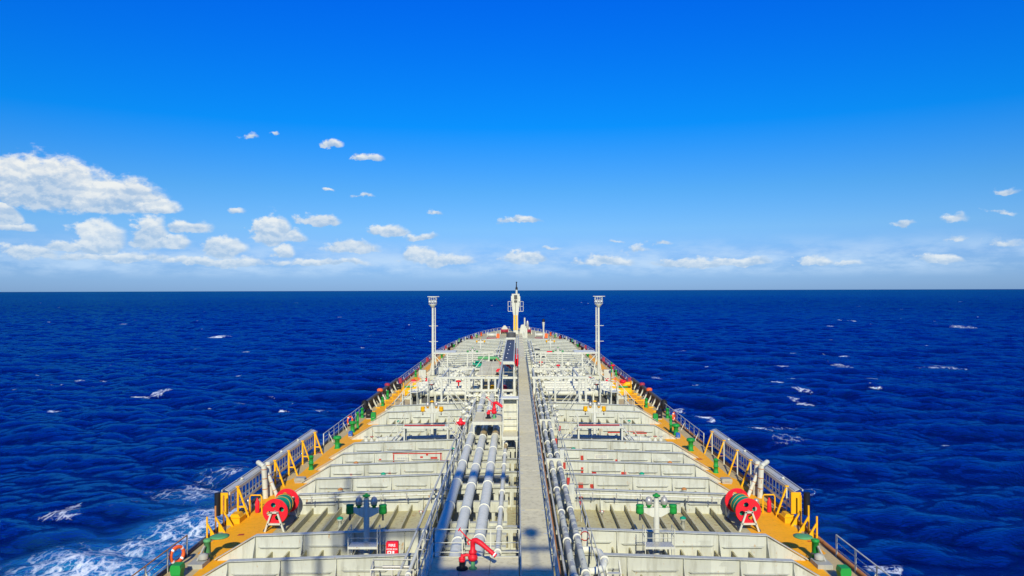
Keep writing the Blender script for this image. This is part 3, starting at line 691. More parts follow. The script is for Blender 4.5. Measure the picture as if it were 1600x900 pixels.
# ------------------------------------------------------------------ stowed accommodation ladders (gangways on edge along the rail)
for s in (-1, 1):
    g = thing('stowed_gangway', f'aluminium gangway stowed on edge along the {SIDE(s)} deck edge', 'gangway', (s * 16.05, 0, 0))
    y0, y1 = 42.3, 60.8
    for (x, z, nm) in ((0, .62, 'lower_stringer'), (0, 1.55, 'upper_stringer')):
        MB().box(x - .04, x + .04, y0, y1, z - .09, z + .09).build(nm, alu, g)
    MB().prism([(s * .05, 1.64), (s * .30, 1.74), (s * .30, 1.77), (s * .05, 1.68)], 'Y', y0 + .1, y1 - .1).build('top_cover', alu, g)
    for zz in (.62, 1.2, 1.72): MB().box(min(s * .4, s * .46), max(s * .4, s * .46), y0, y1, zz - .05, zz + .05).build('outer_rail', alu, g)
    tm = MB().box(-.02, .02, -.06, .06, .71, 1.46).mesh('tread', alu)
    n = 32
    for k in range(n): link('tread', tm, g, (s * .0, y0 + .2 + (y1 - y0 - .4) * k / (n - 1), 0))
    for y in (y0 + 2.5, y0 + 6, y0 + 10, y0 + 14): MB().lathe((s * .2, y, 1.76), [(.1, 0), (.1, .06), (.05, .1)], 8).build("roller", white, g)
    MB().box(-.42, .12, y0 - .55, y0 - .45, .55, 1.75).build('end_guard', yellow, g)
    MB().tube([(s * .45, y0 - .55, .5), (s * .45, y0 - .55, 1.75)], .17, 12).build('end_fender', black, g)
    # rusty gap and coaming below
    for k, y in enumerate((43.0, 49.6, 52.6, 56.0, 59.4)):
        t = thing('gangway_stanchion', f'{["nearest", "second", "third", "fourth", "farthest"][k]} yellow A-shaped support holding the {SIDE(s)} stowed gangway', 'support', (s * 15.82, y, 0), 0, 'yellow gangway supports')
        MB().bar((0, 0, 0), (0, 0, 1.75), .105 if s < 0 else .07).build('upright', yellow if s < 0 else white, t)
        MB().bar((-s * .62, 0, 0), (-s * .04, 0, 1.65), .095).build('raking_leg', yellow, t)
        MB().bar((-s * .40, 0, .62), (0, 0, .62), .09 if s < 0 else .05).build('crossbar', yellow if s < 0 else rusty, t)
        MB().box(-.1, .1, -.1, .1, 1.75, 1.82).build('cap', yellow, t)
    # opening in the rail with yellow gate posts
    for k, (dx, y, h) in enumerate(((.0, 39.0, 1.25), (.05, 40.1, 1.5), (.1, 41.2, 1.75))):
        t = thing('gate_post', f'{["nearest", "middle", "farthest"][k]} yellow post with a raking stay at the {SIDE(s)} boarding gap', 'post', (s * 15.95, y, 0), 0, 'yellow boarding gap posts')
        MB().tube([(0, 0, 0), (0, 0, h)], .05, 8).build('upright', rusty if k and s < 0 else yellow, t)
        MB().bar((-s * .5, .06, 0), (0, 0, .9), .09).build('stay', yellow, t)
        MB().prism([(-s * .02, .45), (-s * .34, 0), (-s * .02, 0)], 'Y', .3, .34).build('gusset', yellow, t)
    t = thing('fender_block', f'rusty orange mooring chock under the near end of the {SIDE(s)} gangway', 'chock', (s * 15.6, 42.2, 0))
    MB().box(-.35, .35, -.5, .5, 0, .32).prism([(-.3, .32), (.3, .32), (.2, .5), (-.2, .5)], 'Y', -.3, .3).build('body', yellow, t)
    # white davit: a pair of thick posts with rusty bands
    t = thing('gangway_davit', f'pair of thick white davit posts beside the {SIDE(s)} gangway', 'davit', (s * 15.55, 47.2, 0))
    for k, (a, b) in enumerate((((0, -.3, 0), (s * .1, -.3, 2.05)), ((-s * .1, .35, 0), (s * .1, .45, 2.15)), ((-s * .7, -.1, 0), (0, .1, 1.5)))):
        p = MB().tube([a, b], .17 if k < 2 else .12, 10).build('post', white, t)
        for f in (.3, .62, .9): MB().tube([[a[i] + (b[i] - a[i]) * (f - .012) for i in range(3)], [a[i] + (b[i] - a[i]) * (f + .012) for i in range(3)]], .18 if k < 2 else .13, 10).build('band', rusty, p)
    MB().tube([(s * .1, -.3, 2.0), (s * .55, 0, 2.2), (s * .7, .4, 2.1)], .15, 8).build('head', white, t)
    t = thing('hose_stand', f'small yellow hoop stand with a red extinguisher beside the {SIDE(s)} reel', 'stand', (s * 15.0, 43.6, 0))
    MB().tube([(-.35, 0, 0), (-.35, 0, 1.0), (-.28, 0, 1.12), (.28, 0, 1.12), (.35, 0, 1.0), (.35, 0, 0)], .045, 6).build('hoop', yellow, t)
    MB().lathe((.05, .1, .1), [(.13, 0), (.13, .6), (.06, .72), (.04, .82)], 10).build('extinguisher', red, t)
    MB().lathe((-.6, .4, 0), [(.2, 0), (.2, .5), (.12, .62), (.18, .7), (.05, .78)], 10).build('valve_pot', steel, t)

# ------------------------------------------------------------------ hose reels
from mathutils.geometry import tessellate_polygon
def disc_with_holes(r, holes, y0, y1):
    C = lambda cx, cz, q, n: [Vector((cx + q * math.cos(2 * math.pi * k / n), cz + q * math.sin(2 * math.pi * k / n), 0)) for k in range(n)]
    loops = [C(0, 0, r, 48)] + [C(cx, cz, q, 20) for (cx, cz, q) in holes]
    tri = tessellate_polygon(loops); flat = [p for l in loops for p in l]
    m = MB(); N = len(flat)
    vs = [(p.x, y0, p.y) for p in flat] + [(p.x, y1, p.y) for p in flat]
    m.add(vs, [tuple(t) for t in tri] + [tuple(i + N for i in t[::-1]) for t in tri])
    o = 0
    for l in loops:
        n = len(l); m.add([(p.x, y0, p.y) for p in l] + [(p.x, y1, p.y) for p in l], [(k, (k + 1) % n, n + (k + 1) % n, n + k) for k in range(n)]); o += n
    return m
for s in (-1, 1):
    x, y = s * 12.75, 40.2
    t = thing('hose_reel', f'big red hose reel wound with green canvas on the {SIDE(s)} walkway', 'reel', (x, y, dz(x, y)))
    zc = 1.06; rr = .66
    holes = [(.36 * math.cos(R(a)), .36 * math.sin(R(a)), .135) for a in (18, 108, 198, 288)]
    for (yy, nm) in ((0, 'flange'), (2.05, 'flange')):
        f = disc_with_holes(rr, holes, yy - .02, yy + .02).build(nm, red, t, (0, 0, zc))
        for a in (60, 150):
            c, q = math.cos(R(a)), math.sin(R(a))
            MB().bar((-c * .64, yy - .024, -q * .64), (c * .64, yy - .024, q * .64), .02, .012, (0, 1, 0)).build('seam', primer, f)
        MB().tube([(rr * math.cos(k * math.pi / 24), yy, rr * math.sin(k * math.pi / 24)) for k in range(48)], .03, 6, closed=True).build('rim', red, f)
    prof = [(.05, .34), (.30, .35)]
    rng = random.Random(4)
    for k in range(13): prof.append((.51 + rng.uniform(-.035, .045), .38 + k * .112))
    prof += [(.3, 1.76), (.05, 1.77)]
    MB().lathe((0, 0, zc), prof, 22, 'Y').build('canvas_cover', teal, t)
    MB().tube([(0, .03, zc), (0, 2.02, zc)], .22, 14).build('drum', black, t)
    for yy in (.8, 1.3):
        MB().tube([(.56 * math.cos(k * math.pi / 14), yy + .12 * math.sin(k * math.pi / 7), zc + .56 * math.sin(k * math.pi / 14)) for k in range(28)], .012, 5, closed=True).build('lashing', yellow, t)
    MB().tube([(0, -.2, zc), (0, 2.25, zc)], .07, 10).build('axle', steel, t)
    for yy in (-.16, 2.2):
        b = MB().bar((-.52, yy, 0), (-.15, yy, zc), .09).bar((.52, yy, 0), (.15, yy, zc), .09).bar((-.22, yy, zc - .02), (.22, yy, zc - .02), .09).bar((-.38, yy, .42), (.38, yy, .42), .09)
        b.build('stand_frame', white, t)
    MB().box(-.62, -.54, -.16, 2.2, 0, .1).box(.54, .62, -.16, 2.2, 0, .1).build('base_beam', darkgrey, t)

# ------------------------------------------------------------------ vents and small fittings along the walkways
def vent_meshes(h, r, mat):
    b = MB().lathe((0, 0, 0), [(r * 1.35, 0), (r * 1.35, .05), (r, .06), (r, h * .62), (r * 1.12, h * .63), (r * 1.12, h * .67), (r, h * .68), (r, h * .75)], 12).mesh('stem', mat)
    c = MB().lathe((0, 0, h * .72), [(r * 1.1, 0), (r * 1.75, .02), (r * 1.85, h * .14), (r * 1.5, h * .24), (r * .5, h * .28)], 14).mesh('hood', mat)
    d = MB().tube([(-r * 1.6, 0, h * .4), (r * 1.6, 0, h * .4)], r * .22, 6).mesh('clamp', mat)
    return b, c, d
def tallpipe(h, r, mat):
    b = MB().lathe((0, 0, 0), [(r * 1.3, 0), (r * 1.3, .05), (r, .06), (r, h * .45), (r * 1.25, h * .46), (r * 1.25, h * .52), (r, h * .53), (r, h * .93), (r * 1.2, h * .94), (r * 1.2, h)], 12).mesh('stem', mat)
    c = MB().lathe((0, 0, h), [(r * 1.2, 0), (r * .8, .06), (r * .2, .1)], 12).mesh('cap', mat)
    return b, c
VM = vent_meshes(1.05, .19, green); TM = tallpipe(.95, .155, green); TL = tallpipe(1.5, .12, green)
vents = {-1: [(485, 732, 't'), (526, 699, 'v'), (550, 674, 'v'), (558, 668, 'l'), (557, 651, 't'), (597, 633, 't'), (605, 622, 't'), (649, 588, 't'), (657, 580, 'l'), (690, 560, 'v'), (717, 540, 'l')],
         1: [(1117, 736, 't'), (1078, 702, 'v'), (1055, 678, 'v'), (1047, 674, 'l'), (1048, 651, 't'), (1009, 635, 't'), (962, 587, 't'), (955, 580, 'l'), (918, 561, 'v'), (894, 541, 'l')]}
for s in (-1, 1):
    for k, (px, py, kd) in enumerate(vents[s]):
        x, y = P(px, py, .15)
        x = s * min(abs(x), hb(y) - .5)
        nm = {'t': 'air_pipe', 'v': 'mushroom_vent', 'l': 'sounding_pipe'}[kd]
        look = {'t': 'short green air pipe', 'v': 'green mushroom ventilator', 'l': 'tall thin green pipe'}[kd]
        t = thing(nm, f'{look}, {ORD[k + 1]} green fitting along the {SIDE(s)} walkway', 'vent', (x, y, dz(x, y)), 0, 'green fittings along the walkways')
        if kd == 'v':
            for m_, n_ in zip(VM, ('stem', 'hood', 'clamp')): link(n_, m_, t)
        else:
            for m_, n_ in zip(TM if kd == 't' else TL, ('stem', 'cap')): link(n_, m_, t)
# nearest vents with their round lids swung open, handwheel and grey valve chest
for s in (-1, 1):
    px, py = (322, 873) if s < 0 else (1271, 871)
    x, y = P(px, py, .1)
    t = thing('hinged_vent', f'green tank vent with its round lid swung open over the {SIDE(s)} walkway', 'vent', (x, y, dz(x, y)))
    MB().lathe((0, 0, .0), [(.16, 0), (.16, .85), (.19, .86), (.19, .95), (.12, 1.0)], 14).build('stem', green if s > 0 else palegreen, t)
    MB().lathe((-s * .48, .3, .98), [(.05, 0), (.44, .01), (.46, .05), (.30, .09), (.05, .11)], 22).build('lid', palegreen, t)
    MB().bar((0, 0, .97), (-s * .4, .25, 1.0), .10, .06).build('hinge_arm', palegreen, t)
    w = MB().tube([(.25 * math.cos(a) - s * .02, -.25 + .25 * math.sin(a), .38) for a in np.linspace(0, 2 * math.pi, 16, endpoint=False)], .02, 5, closed=True)
    w.bar((-.25, -.25, .38), (.25, -.25, .38), .025).bar((0, -.5, .38), (0, 0, .38), .025).build('handwheel', darkgrey, t)
    MB().box(-.4, .3, -1.3, -.4, 0, .22).lathe((-s * .1, -.7, .28), [(.22, 0), (.22, .2), (.08, .26)], 10).bar((s * .2, -1.0, 0), (s * .0, -.3, .75), .08).build('valve_chest', chestgrey, t)
    px, py = (275, 903) if s < 0 else (1315, 905)
    x, y = P(px, py, .1)
    t = thing('capped_vent', f'bright green domed vent box in the bottom {SIDE(s)} corner of the deck', 'vent', (x, y, dz(x, y)))
    MB().box(-.2, .2, -.2, .2, 0, .25).build('base', green, t)
    MB().prism([(-.21, .25), (.21, .25), (.25, .5), (.2, .68), (-.2, .68), (-.25, .5)], 'Y', -.24, .24).build('hood', green, t)
# other small gear beside the walkways
def gear_box(name, lab, cat, px, py, dims, mat, grp=None):
    x, y = P(px, py, .15); t = thing(name, lab, cat, (x, y, dz(x, y)), 0, grp); w, d, h = dims
    MB().prism([(-w / 2, .12), (w / 2, .12), (w / 2, h * .85), (w * .4, h), (-w * .4, h), (-w / 2, h * .85)], 'Y', -d / 2, d / 2).build('body', mat, t)
    MB().box(-w * .45, w * .45, -d * .45, d * .45, 0, .12).build('foot', steel, t)
    MB().bar((-w * .2, -d / 2 - .02, h * .5), (w * .2, -d / 2 - .02, h * .5), .04).build('handle', steel, t)
for s, bx, gx in ((-1, (576, 653), (583, 658)), (1, (1029, 653), (1023, 660))):
    gear_box('junction_box', f'black junction box beside the {SIDE(s)} walkway near the black bulwark', 'box', bx[0], bx[1], (.55, .5, .9), black)
    gear_box('green_locker', f'green locker at the inboard edge of the {SIDE(s)} walkway', 'locker', gx[0], gx[1], (.45, .45, .95), green)
gear_box('winch_motor', 'black motor casing beside the left drip tank', 'motor', 622, 609, (.7, .6, .85), black)
gear_box('winch_motor', 'black motor casing beside the right drip tank', 'motor', 985, 609, (.7, .6, .85), black)
gear_box('blue_drum', 'small blue drum at the foot of the left mushroom ventilators', 'drum', 547, 681, (.35, .35, .5), blue)
gear_box('blue_drum', 'small blue drum at the foot of the right mushroom ventilators', 'drum', 1058, 683, (.35, .35, .5), blue)
gear_box('chock', 'grey roller chock beside the yellow walkway ahead of the left reel', 'chock', 468, 752, (.7, .5, .35), chestgrey)
gear_box('chock', 'grey roller chock beside the yellow walkway ahead of the right reel', 'chock', 1133, 752, (.7, .5, .35), chestgrey)

# black fender bulwark with white stays abreast the manifold
for s in (-1, 1):
    t = thing('hose_bulwark', f'black steel bulwark with white raking stays at the {SIDE(s)} deck edge', 'bulwark', (s * 15.9, 0, 0))
    MB().box(-.04, .04, 79.5, 100.5, .15, 1.05).build('plate', black, t)
    MB().tube([(0, 79.3, 1.12), (0, 100.7, 1.12)], .16, 8).build('top_roll', darkgrey, t)
    MB().lathe((0, 79.2, .5), [(.3, 0), (.38, .4), (.3, .8), (.1, .95)], 12).build('end_cap', black, t)
    for k in range(8): MB().bar((-s * .55, 80.6 + 2.7 * k, 0), (-s * .06, 80.6 + 2.7 * k, 1.0), .15).build('stay', white, t)
    for k in range(8): MB().box(-s * .75 - .25, -s * .75 + .25, 79.9 + 2.7 * k, 80.3 + 2.7 * k, 0, .12).build('stay_foot', yellow, t)
    MB().lathe((0, 88.0, 1.2), [(.34, 0), (.34, .22), (.2, .32)], 12).build('roller_cap', orange, t)
    MB().lathe((0, 93.0, 1.2), [(.34, 0), (.34, .22), (.2, .32)], 12).build('roller_cap', pinkred, t)
# yellow lane guard rails across the walkway near the manifold
for s in (-1, 1):
    for k, y in enumerate((81.5, 86.0, 90.5)):
        t = thing('walkway_guard', f'{["nearest", "middle", "farthest"][k]} low yellow guard bar on the {SIDE(s)} walkway beside the black bulwark', 'guard', (s * 13.6, y, .1), 0, 'yellow guard bars on the walkway')
        MB().tube([(-.5, 0, 0), (-.5, 0, .9), (.5, 0, .9), (.5, 0, 0)], .05, 6).build('hoop', yellow, t); MB().tube([(-.5, 0, .45), (.5, 0, .45)], .04, 6).build('bar', yellow, t)

# ------------------------------------------------------------------ catwalk
CX0, CX1, CZ = 0.50, 1.66, 2.60
cw = thing('catwalk', 'long raised grey catwalk with white handrails running to the bow', 'catwalk', (0, 0, 0))
PL = 3.9
ym = []
y = 20.0; k = 0
while y < 117:
    L = PL if y + PL < 117 else 117 - y
    MB().box(CX0, CX1, y + .02, y + L - .02, CZ - .05, CZ + random.uniform(-.004, .004)).build('deck_plate', walk, cw); y += PL; k += 1
MB().box(CX0 - .03, CX0 + .06, 20, 117, CZ - .24, CZ - .055).build('stringer', white, cw); MB().box(CX1 - .06, CX1 + .03, 20, 117, CZ - .24, CZ - .055).build('stringer', white, cw)
cp = MB().bar((0, 0, 0), (0, 0, 1.1), .05).mesh('stanchion', white)
lg = MB().box(-.08, .08, -.08, .08, 0, CZ - .25).mesh('support_leg', white)
for k in range(50):
    y = 20.6 + k * 1.95
    link('stanchion', cp, cw, (CX0 - .05, y, CZ)); link('stanchion', cp, cw, (CX1 + .05, y, CZ))
for hz in (.38, .74, 1.1):
    MB().tube([(CX0 - .05, 20, CZ + hz), (CX0 - .05, 117, CZ + hz)], .022, 5).build('handrail', white, cw)
    MB().tube([(CX1 + .05, 20, CZ + hz), (CX1 + .05, 117, CZ + hz)], .022, 5).build('handrail', white, cw)
for y in GY + FARY[:3]:
    for x in (CX0 + .1, CX1 - .1): link('support_leg', lg, cw, (x, y - .35, 0.25))
br = MB()
for k in range(0, 26):
    y = 22 + k * 3.6; br.bar((CX1 - .05, y, .6), (CX1 - .05, y + 1.8, CZ - .2), .07); br.bar((CX1 - .05, y + 3.6, .6), (CX1 - .05, y + 1.8, CZ - .2), .07)
br.build('side_bracing', white, cw)
# rest of the walkway towards the forecastle, lower
fw = thing('forward_walkway', 'pale grey walkway strip leading from the catwalk end to the bow', 'walkway')
for k in range(12): MB().box(.55, 1.6, 118 + 6 * k, 118 + 6 * k + 5.96, 1.75 + sheer(121 + 6 * k), 1.8 + sheer(121 + 6 * k)).build('deck_plate', walk, fw)

# ------------------------------------------------------------------ fore-and-aft pipes
def pipe_run(label, x, z, r, y0, y1, mat, ringmat=ringwhite, ring_step=3.6, tan=None, ring_ph=0.0, rseg=14, name='cargo_pipe', ringr=1.14):
    t = thing(name, label, 'pipe', (x, 0, z))
    MB().tube([(0, y0, 0), (0, y1, 0)], r, rseg).build('pipe_run', mat, t)
    if ring_step:
        fm = MB().lathe((0, 0, 0), [(r * 1.01, -.07), (r * ringr, -.065), (r * ringr, .065), (r * 1.01, .07)], rseg + 4, 'Y').mesh('flange', ringmat)
        n = int((y1 - y0) / ring_step)
        for k in range(n + 1):
            yy = y0 + ring_ph + k * ring_step
            if yy < y1: link('flange', fm, t, (0, yy, 0))
        sdl = MB().box(-r * 1.15, r * 1.15, -.1, .1, -r - max(.05, z - r - girder_z(x) - .03) , -r * .35).mesh('saddle', cream)
        for gy in GY + FARY[:6]:
            if y0 < gy < y1: link('saddle', sdl, t, (0, gy, 0))
    if tan:
        for (a, b) in tan: MB().tube([(0, a, 0), (0, b, 0)], r * 1.03, rseg).build('tan_band', tanpipe, t)
    return t
pipe_run('leftmost of the three thick grey cargo pipes beside the catwalk', -3.13, 2.12, .26, 22, 79, pipegrey, ring_step=4.6, ring_ph=2.1)
pipe_run('middle one of the three thick grey cargo pipes beside the catwalk', -2.25, 2.12, .26, 22, 95, pipegrey, ring_step=4.6, tan=[(55.6, 57.9)], ring_ph=1.2)
pipe_run('thick grey cargo pipe nearest the catwalk, rightmost of the three', -1.34, 2.12, .26, 22, 95, pipegrey, ring_step=4.6, tan=[(55.6, 57.9)], ring_ph=1.6)
pipe_run('thin grey stripping pipe between the thick pipes and the catwalk', -.50, 2.10, .115, 22, 58, pipegrey, ring_step=3.1, tan=[(51.3, 53.2)], ringr=1.5, name='stripping_pipe')
pipe_run('patchy grey pipe right of the catwalk, the one nearer the catwalk', 2.50, 2.12, .14, 20, 92, pipepatch, ring_step=4.2, ringr=1.35, name='service_pipe')
pipe_run('patchy grey pipe right of the catwalk, the outer one', 2.98, 2.12, .14, 20, 92, pipepatch, ring_step=4.2, ringr=1.35, ring_ph=.5, name='service_pipe')
pipe_run('thin rusty orange pipe hugging the right side of the catwalk', 1.98, 2.05, .06, 20, 88, rusty, None, 0, name='rusty_pipe')
pipe_run('thin white conduit between the rusty pipe and the patchy grey pipes', 2.18, 2.12, .05, 20, 88, white, None, 0, name='conduit')
pipe_run('thin grey hydraulic pipe left of the cargo pipes, nearest to them', -3.95, 1.95, .08, 24, 78, pipegrey, ringwhite, 5.2, ringr=1.6, name='hydraulic_pipe')
pipe_run('thin pale hydraulic pipe left of the cargo pipes, outermost', -4.35, 1.9, .055, 24, 78, white, None, 0, name='hydraulic_pipe')
for x in (-1.75, -.9): pass
# valve bodies on the thin pipes
def add_rail(label, x, z0, y0, y1, step=2.4, h=1.05, mat=white, name='handrail', leg=0):
    t = thing(name, label, 'handrail', (x, 0, z0))
    pm = MB().bar((0, 0, -leg), (0, 0, h), .045).mesh('stanchion', mat)
    n = int((y1 - y0) / step)
    for k in range(n + 1): link('stanchion', pm, t, (0, y0 + k * step, 0))
    for hz in (.5, h): MB().tube([(0, y0, hz), (0, y0 + n * step, hz)], .022, 5).build('rail', mat, t)
    return t
add_rail('grey handrail running along the left side of the cargo pipes', -3.62, 1.75, 29.5, 60, 2.4, 1.15, alu, leg=.1)
add_rail('white handrail running along the right side of the patchy pipes', 3.5, 1.7, 24, 76, 2.6, 1.05, white, leg=.1)
# red valves and tags by the right handrail
for k, (px, py) in enumerate(((868, 688), (881, 726), (887, 750), (874, 668), (862, 656))):
    x, y = P(px, py, 2.2); t = thing('tag_plate', f'{ORD[k + 1] if k else "first"} small red tag plate on a stub post right of the catwalk pipes', 'tag', (x, y, 1.7), 0, 'red tag plates')
    MB().box(-.08, .08, -.02, .02, .25, .65).build('plate', primer, t); MB().bar((0, .03, -.1), (0, .03, .4), .05).build('stub', white, t)
for k, y in enumerate((39.6, 48.2, 60.5)):
    t = thing('cable_box', f'{["nearest", "middle", "farthest"][k]} cream junction box on a post right of the patchy pipes', 'box', (3.22, y, 1.2), 0, 'cream junction boxes')
    MB().box(-.14, .14, -.1, .1, .3, 1.6).build('body', cream, t); MB().box(-.1, .1, -.13, -.1, .6, 1.1).build('door', white, t); MB().bar((0, 0, -.6), (0, 0, .3), .08).build('post', white, t)
# pipe support frames (white portal over the right pipes)
for k, y in enumerate((47.6, 62.0)):
    t = thing('pipe_clamp_frame', f'{["nearer", "farther"][k]} white clamp block holding the two patchy pipes', 'support', (2.74, y, 0), 0, 'white clamp blocks')
    MB().box(-.5, .5, -.3, .3, 1.62, 1.9).build('base_beam', white, t); MB().box(-.55, .55, -.08, .08, 1.9, 2.35).build('clamp_plate', white, t)
    for xx in (-.4, .4): MB().bar((xx, 0, .3), (xx, 0, 1.62), .12).build('leg', white, t)
# ------------------------------------------------------------------ fire monitors and their platforms
def monitor(label, x, y, z, sc=1.0, rz=0.0):
    t = thing('fire_monitor', label, 'fire monitor', (x, y, z), rz); t.scale = (sc, sc, sc)
    MB().lathe((0, 0, 0), [(.16, 0), (.16, .04), (.075, .05), (.075, .34)], 12).build('pillar', palegreen, t)
    MB().lathe((0, 0, .3), [(.08, 0), (.16, .03), (.19, .12), (.16, .22), (.10, .25), (.15, .28), (.16, .36), (.10, .42), (.085, .62)], 14).build('swivel_body', red, t)
    MB().tube([(0, 0, .85), (0, 0, .98), (.04, -.02, 1.06), (.13, -.05, 1.08), (.3, -.1, 1.0), (.55, -.18, .82), (.88, -.3, .58)], [.09, .10, .105, .105, .10, .085, .085], 12).build('barrel', red, t)
    MB().tube([(.80, -.275, .64), (.84, -.287, .61)], .10, 12).build('nozzle_ring', lettering, t)
    h = MB().tube([(-.02, 0, 1.0), (-.2, .08, 1.12), (-.52, .2, 1.42)], .022, 6); h.bar((-.56, .2, 1.36), (-.48, .2, 1.48), .1, .03); h.build('aiming_handle', red, t)
    MB().tube([(-.14, 0, .9), (-.2, .05, .98), (-.14, .05, 1.08), (-.02, .02, 1.05)], .03, 6).build('locking_quadrant', red, t)
    hy_ = MB().lathe((-.4, -.05, 0), [(.22, 0), (.22, .06), (.11, .08), (.11, .28), (.13, .3)], 12); hy_.build('hydrant_base', black, t)
    MB().lathe((-.4, -.05, .3), [(.12, 0), (.13, .08), (.06, .14), (.05, .26)], 10).tube([(-.4 + .12 * math.cos(a), -.05 + .12 * math.sin(a), .42) for a in np.linspace(0, 6.28, 12, endpoint=False)], .018, 5, closed=True).tube([(-.4, -.05, .48), (-.25, 0, .52), (0, 0, .5)], .06, 8).build('hydrant_valve', red, t)
    return t
def platform(label, x0, x1, y0, y1, z, plates=3, rails=('far', 'left'), hood=True, rmat=white, legs=True, name='fire_platform', pmat=walk, h=1.1):
    t = thing(name, label, 'platform', ((x0 + x1) / 2, (y0 + y1) / 2, 0)); cx, cy = (x0 + x1) / 2, (y0 + y1) / 2
    w = (x1 - x0) / plates
    for k in range(plates): MB().box(x0 - cx + w * k + .01, x0 - cx + w * (k + 1) - .01, y0 - cy, y1 - cy, z - .05, z).build('deck_plate', pmat, t)
    MB().box(x0 - cx - .03, x1 - cx + .03, y0 - cy - .08, y0 - cy - .003, z - .22, z + .02).build('edge_beam', white, t)
    MB().box(x0 - cx - .03, x1 - cx + .03, y1 - cy + .003, y1 - cy + .08, z - .22, z + .02).build('edge_beam', white, t)
    if legs:
        for xx in (x0 - cx + .06, x1 - cx - .06):
            for yy in (y0 - cy + .02, y1 - cy - .02):
                MB().box(xx - .06, xx + .06, yy - .06, yy + .06, dz(xx + cx, 0), z - .05).build('leg', white, t)
                g = 1 if xx < 0 else -1
                MB().prism([(xx + g * .06, z - .05), (xx + g * .4, z - .05), (xx + g * .06, z - .4)], 'Y', yy - .02, yy + .02).build('knee', white, t)
    for e in rails:
        a, b = {'far': ((x0, y1), (x1, y1)), 'near': ((x0, y0), (x1, y0)), 'left': ((x0, y0), (x0, y1)), 'right': ((x1, y0), (x1, y1))}[e]
        L = math.hypot(b[0] - a[0], b[1] - a[1]); n = max(1, round(L / 1.3))
        for k in range(n + 1):
            px, py = a[0] + (b[0] - a[0]) * k / n - cx, a[1] + (b[1] - a[1]) * k / n - cy
            MB().bar((px, py, z), (px, py, z + h), .045).build('stanchion', rmat, t)
        for hz in (.2, h * .52, h): MB().tube([(a[0] - cx, a[1] - cy, z + hz), (b[0] - cx, b[1] - cy, z + hz)], .02, 5).build('rail', rmat, t)
    return t
platform('white plated platform under the red fire monitor at the bottom of the picture', -2.95, .40, 21, 29.3, 2.6, 3, ('far', 'left'))
monitor('large red fire monitor on the platform at the bottom of the picture', -1.35, 28.1, 2.6, 1.0)
platform('small white platform over the cargo pipes carrying the second red fire monitor', -3.0, -.85, 56.0, 60.5, 3.2, 3, ('far', 'left'))
monitor('middle red fire monitor on the small platform over the cargo pipes', -1.45, 57.6, 3.2, 1.12)
platform('low white platform in front of the white control locker beside the catwalk', -.72, .36, 52.6, 55.6, 2.75, 1, ('left',))
t = thing('control_locker', 'tall white open-fronted locker standing beside the catwalk', 'locker', (-.18, 55.0, 2.75))
MB().box(-.56, -.48, -.35, .35, 0, 2.35).build('side_panel', white, t); MB().box(.48, .56, -.35, .35, 0, 2.35).build('side_panel', white, t)
MB().prism([(-.5, 2.36), (.45, 2.36), (.45, 2.46), (-.5, 2.42)], 'X', -.6, .6).build('hood', pipegrey, t)
MB().box(-.48, .48, .22, .30, 0, 2.355).build('back_panel', white, t); MB().box(-.47, .47, .10, .216, 0, 1.85).build('inner_door', white, t)
for zz in (.55, 1.05, 1.6): MB().tube([(-.5, -.34, zz), (.5, -.34, zz)], .025, 6).build('guard_bar', alu, t)

# ------------------------------------------------------------------ gas vent posts with valve heads (four pairs)
def vent_mast(label, x, y, colr, scale=1.0, plat=True, topz=3.35):
    z0 = dz(x, y); topz = topz / .8
    t = thing('vent_mast', label, 'vent mast', (x, y, z0), 0, 'T-shaped tank vent posts'); t.scale = (.68, .72, .8)
    MB().lathe((0, 0, 0), [(.2, 0), (.2, topz - .55), (.17, topz - .5), (.17, topz - .22)], 14).build('post', white, t)
    MB().lathe((0, 0, topz - .2), [(.07, 0), (.10, .06), (.26, .08), (.27, .14), (.12, .19), (.03, .25)], 16).build('top_cover', colr, t)
    MB().prism([(-.95, topz - 1.0), (-.95, topz - .78), (.95, topz - .78), (.95, topz - 1.0), (.3, topz - 1.3), (-.3, topz - 1.3)], 'Y', -.1, .1).build('crossarm', white, t)
    for q in (-1, 1):
        MB().lathe((q * 1.12, 0, topz - 1.12), [(.18, 0), (.27, .02), (.28, .2), (.25, .42), (.27, .44), (.27, .5), (.1, .52)], 12).build('valve_box', colr, t)
        d = MB().lathe((q * .52, 0, topz - .78), [(.13, 0), (.13, .1), (.2, .12), (.2, .18)], 12).build('dome_base', colr, t)
        MB().lathe((q * .52, 0, topz - .6), [(.17, 0), (.23, .1), (.24, .22), (.19, .36), (.08, .45), (.02, .47)], 14).build('dome', steel, d)
        MB().tube([(q * 1.12, -.02, topz - 1.5), (q * 1.12, -.02, topz - 1.1)], .07, 8).build('riser', darkgrey, t)
    if plat:
        pz = 1.5
        gr = MB()
        for k in range(19): gr.box(-.95 + k * .1, -.87 + k * .1, -1.15, -.3, pz - .03, pz)
        gr.build('grating', alu, t)
        MB().box(-1.0, 1.0, -1.21, -1.153, pz - .12, pz + .01).box(-1.0, 1.0, -.297, -.25, pz - .12, pz + .01).build('grating_frame', white, t)
        for xx in (-.97, .97):
            for yy in (-1.18, -.28): MB().bar((xx, yy, 0), (xx, yy, pz + 1.0), .05).build('stanchion', white, t)
        for hz in (.5, 1.0):
            MB().tube([(-.97, -.28, pz + hz), (-.97, -1.18, pz + hz), (.97, -1.18, pz + hz), (.97, -.28, pz + hz)], .022, 5).build('rail', white, t)
    return t
vent_mast('green-headed vent post with a grated step, in the near bay on the left', -6.65, 34.45, green)
vent_mast('green-headed vent post with a grated step, in the near bay on the right', 6.75, 34.45, green)
vent_mast('yellow-headed vent post left of the catwalk amidships', -6.75, 61.9, yellow, plat=False, topz=3.6)
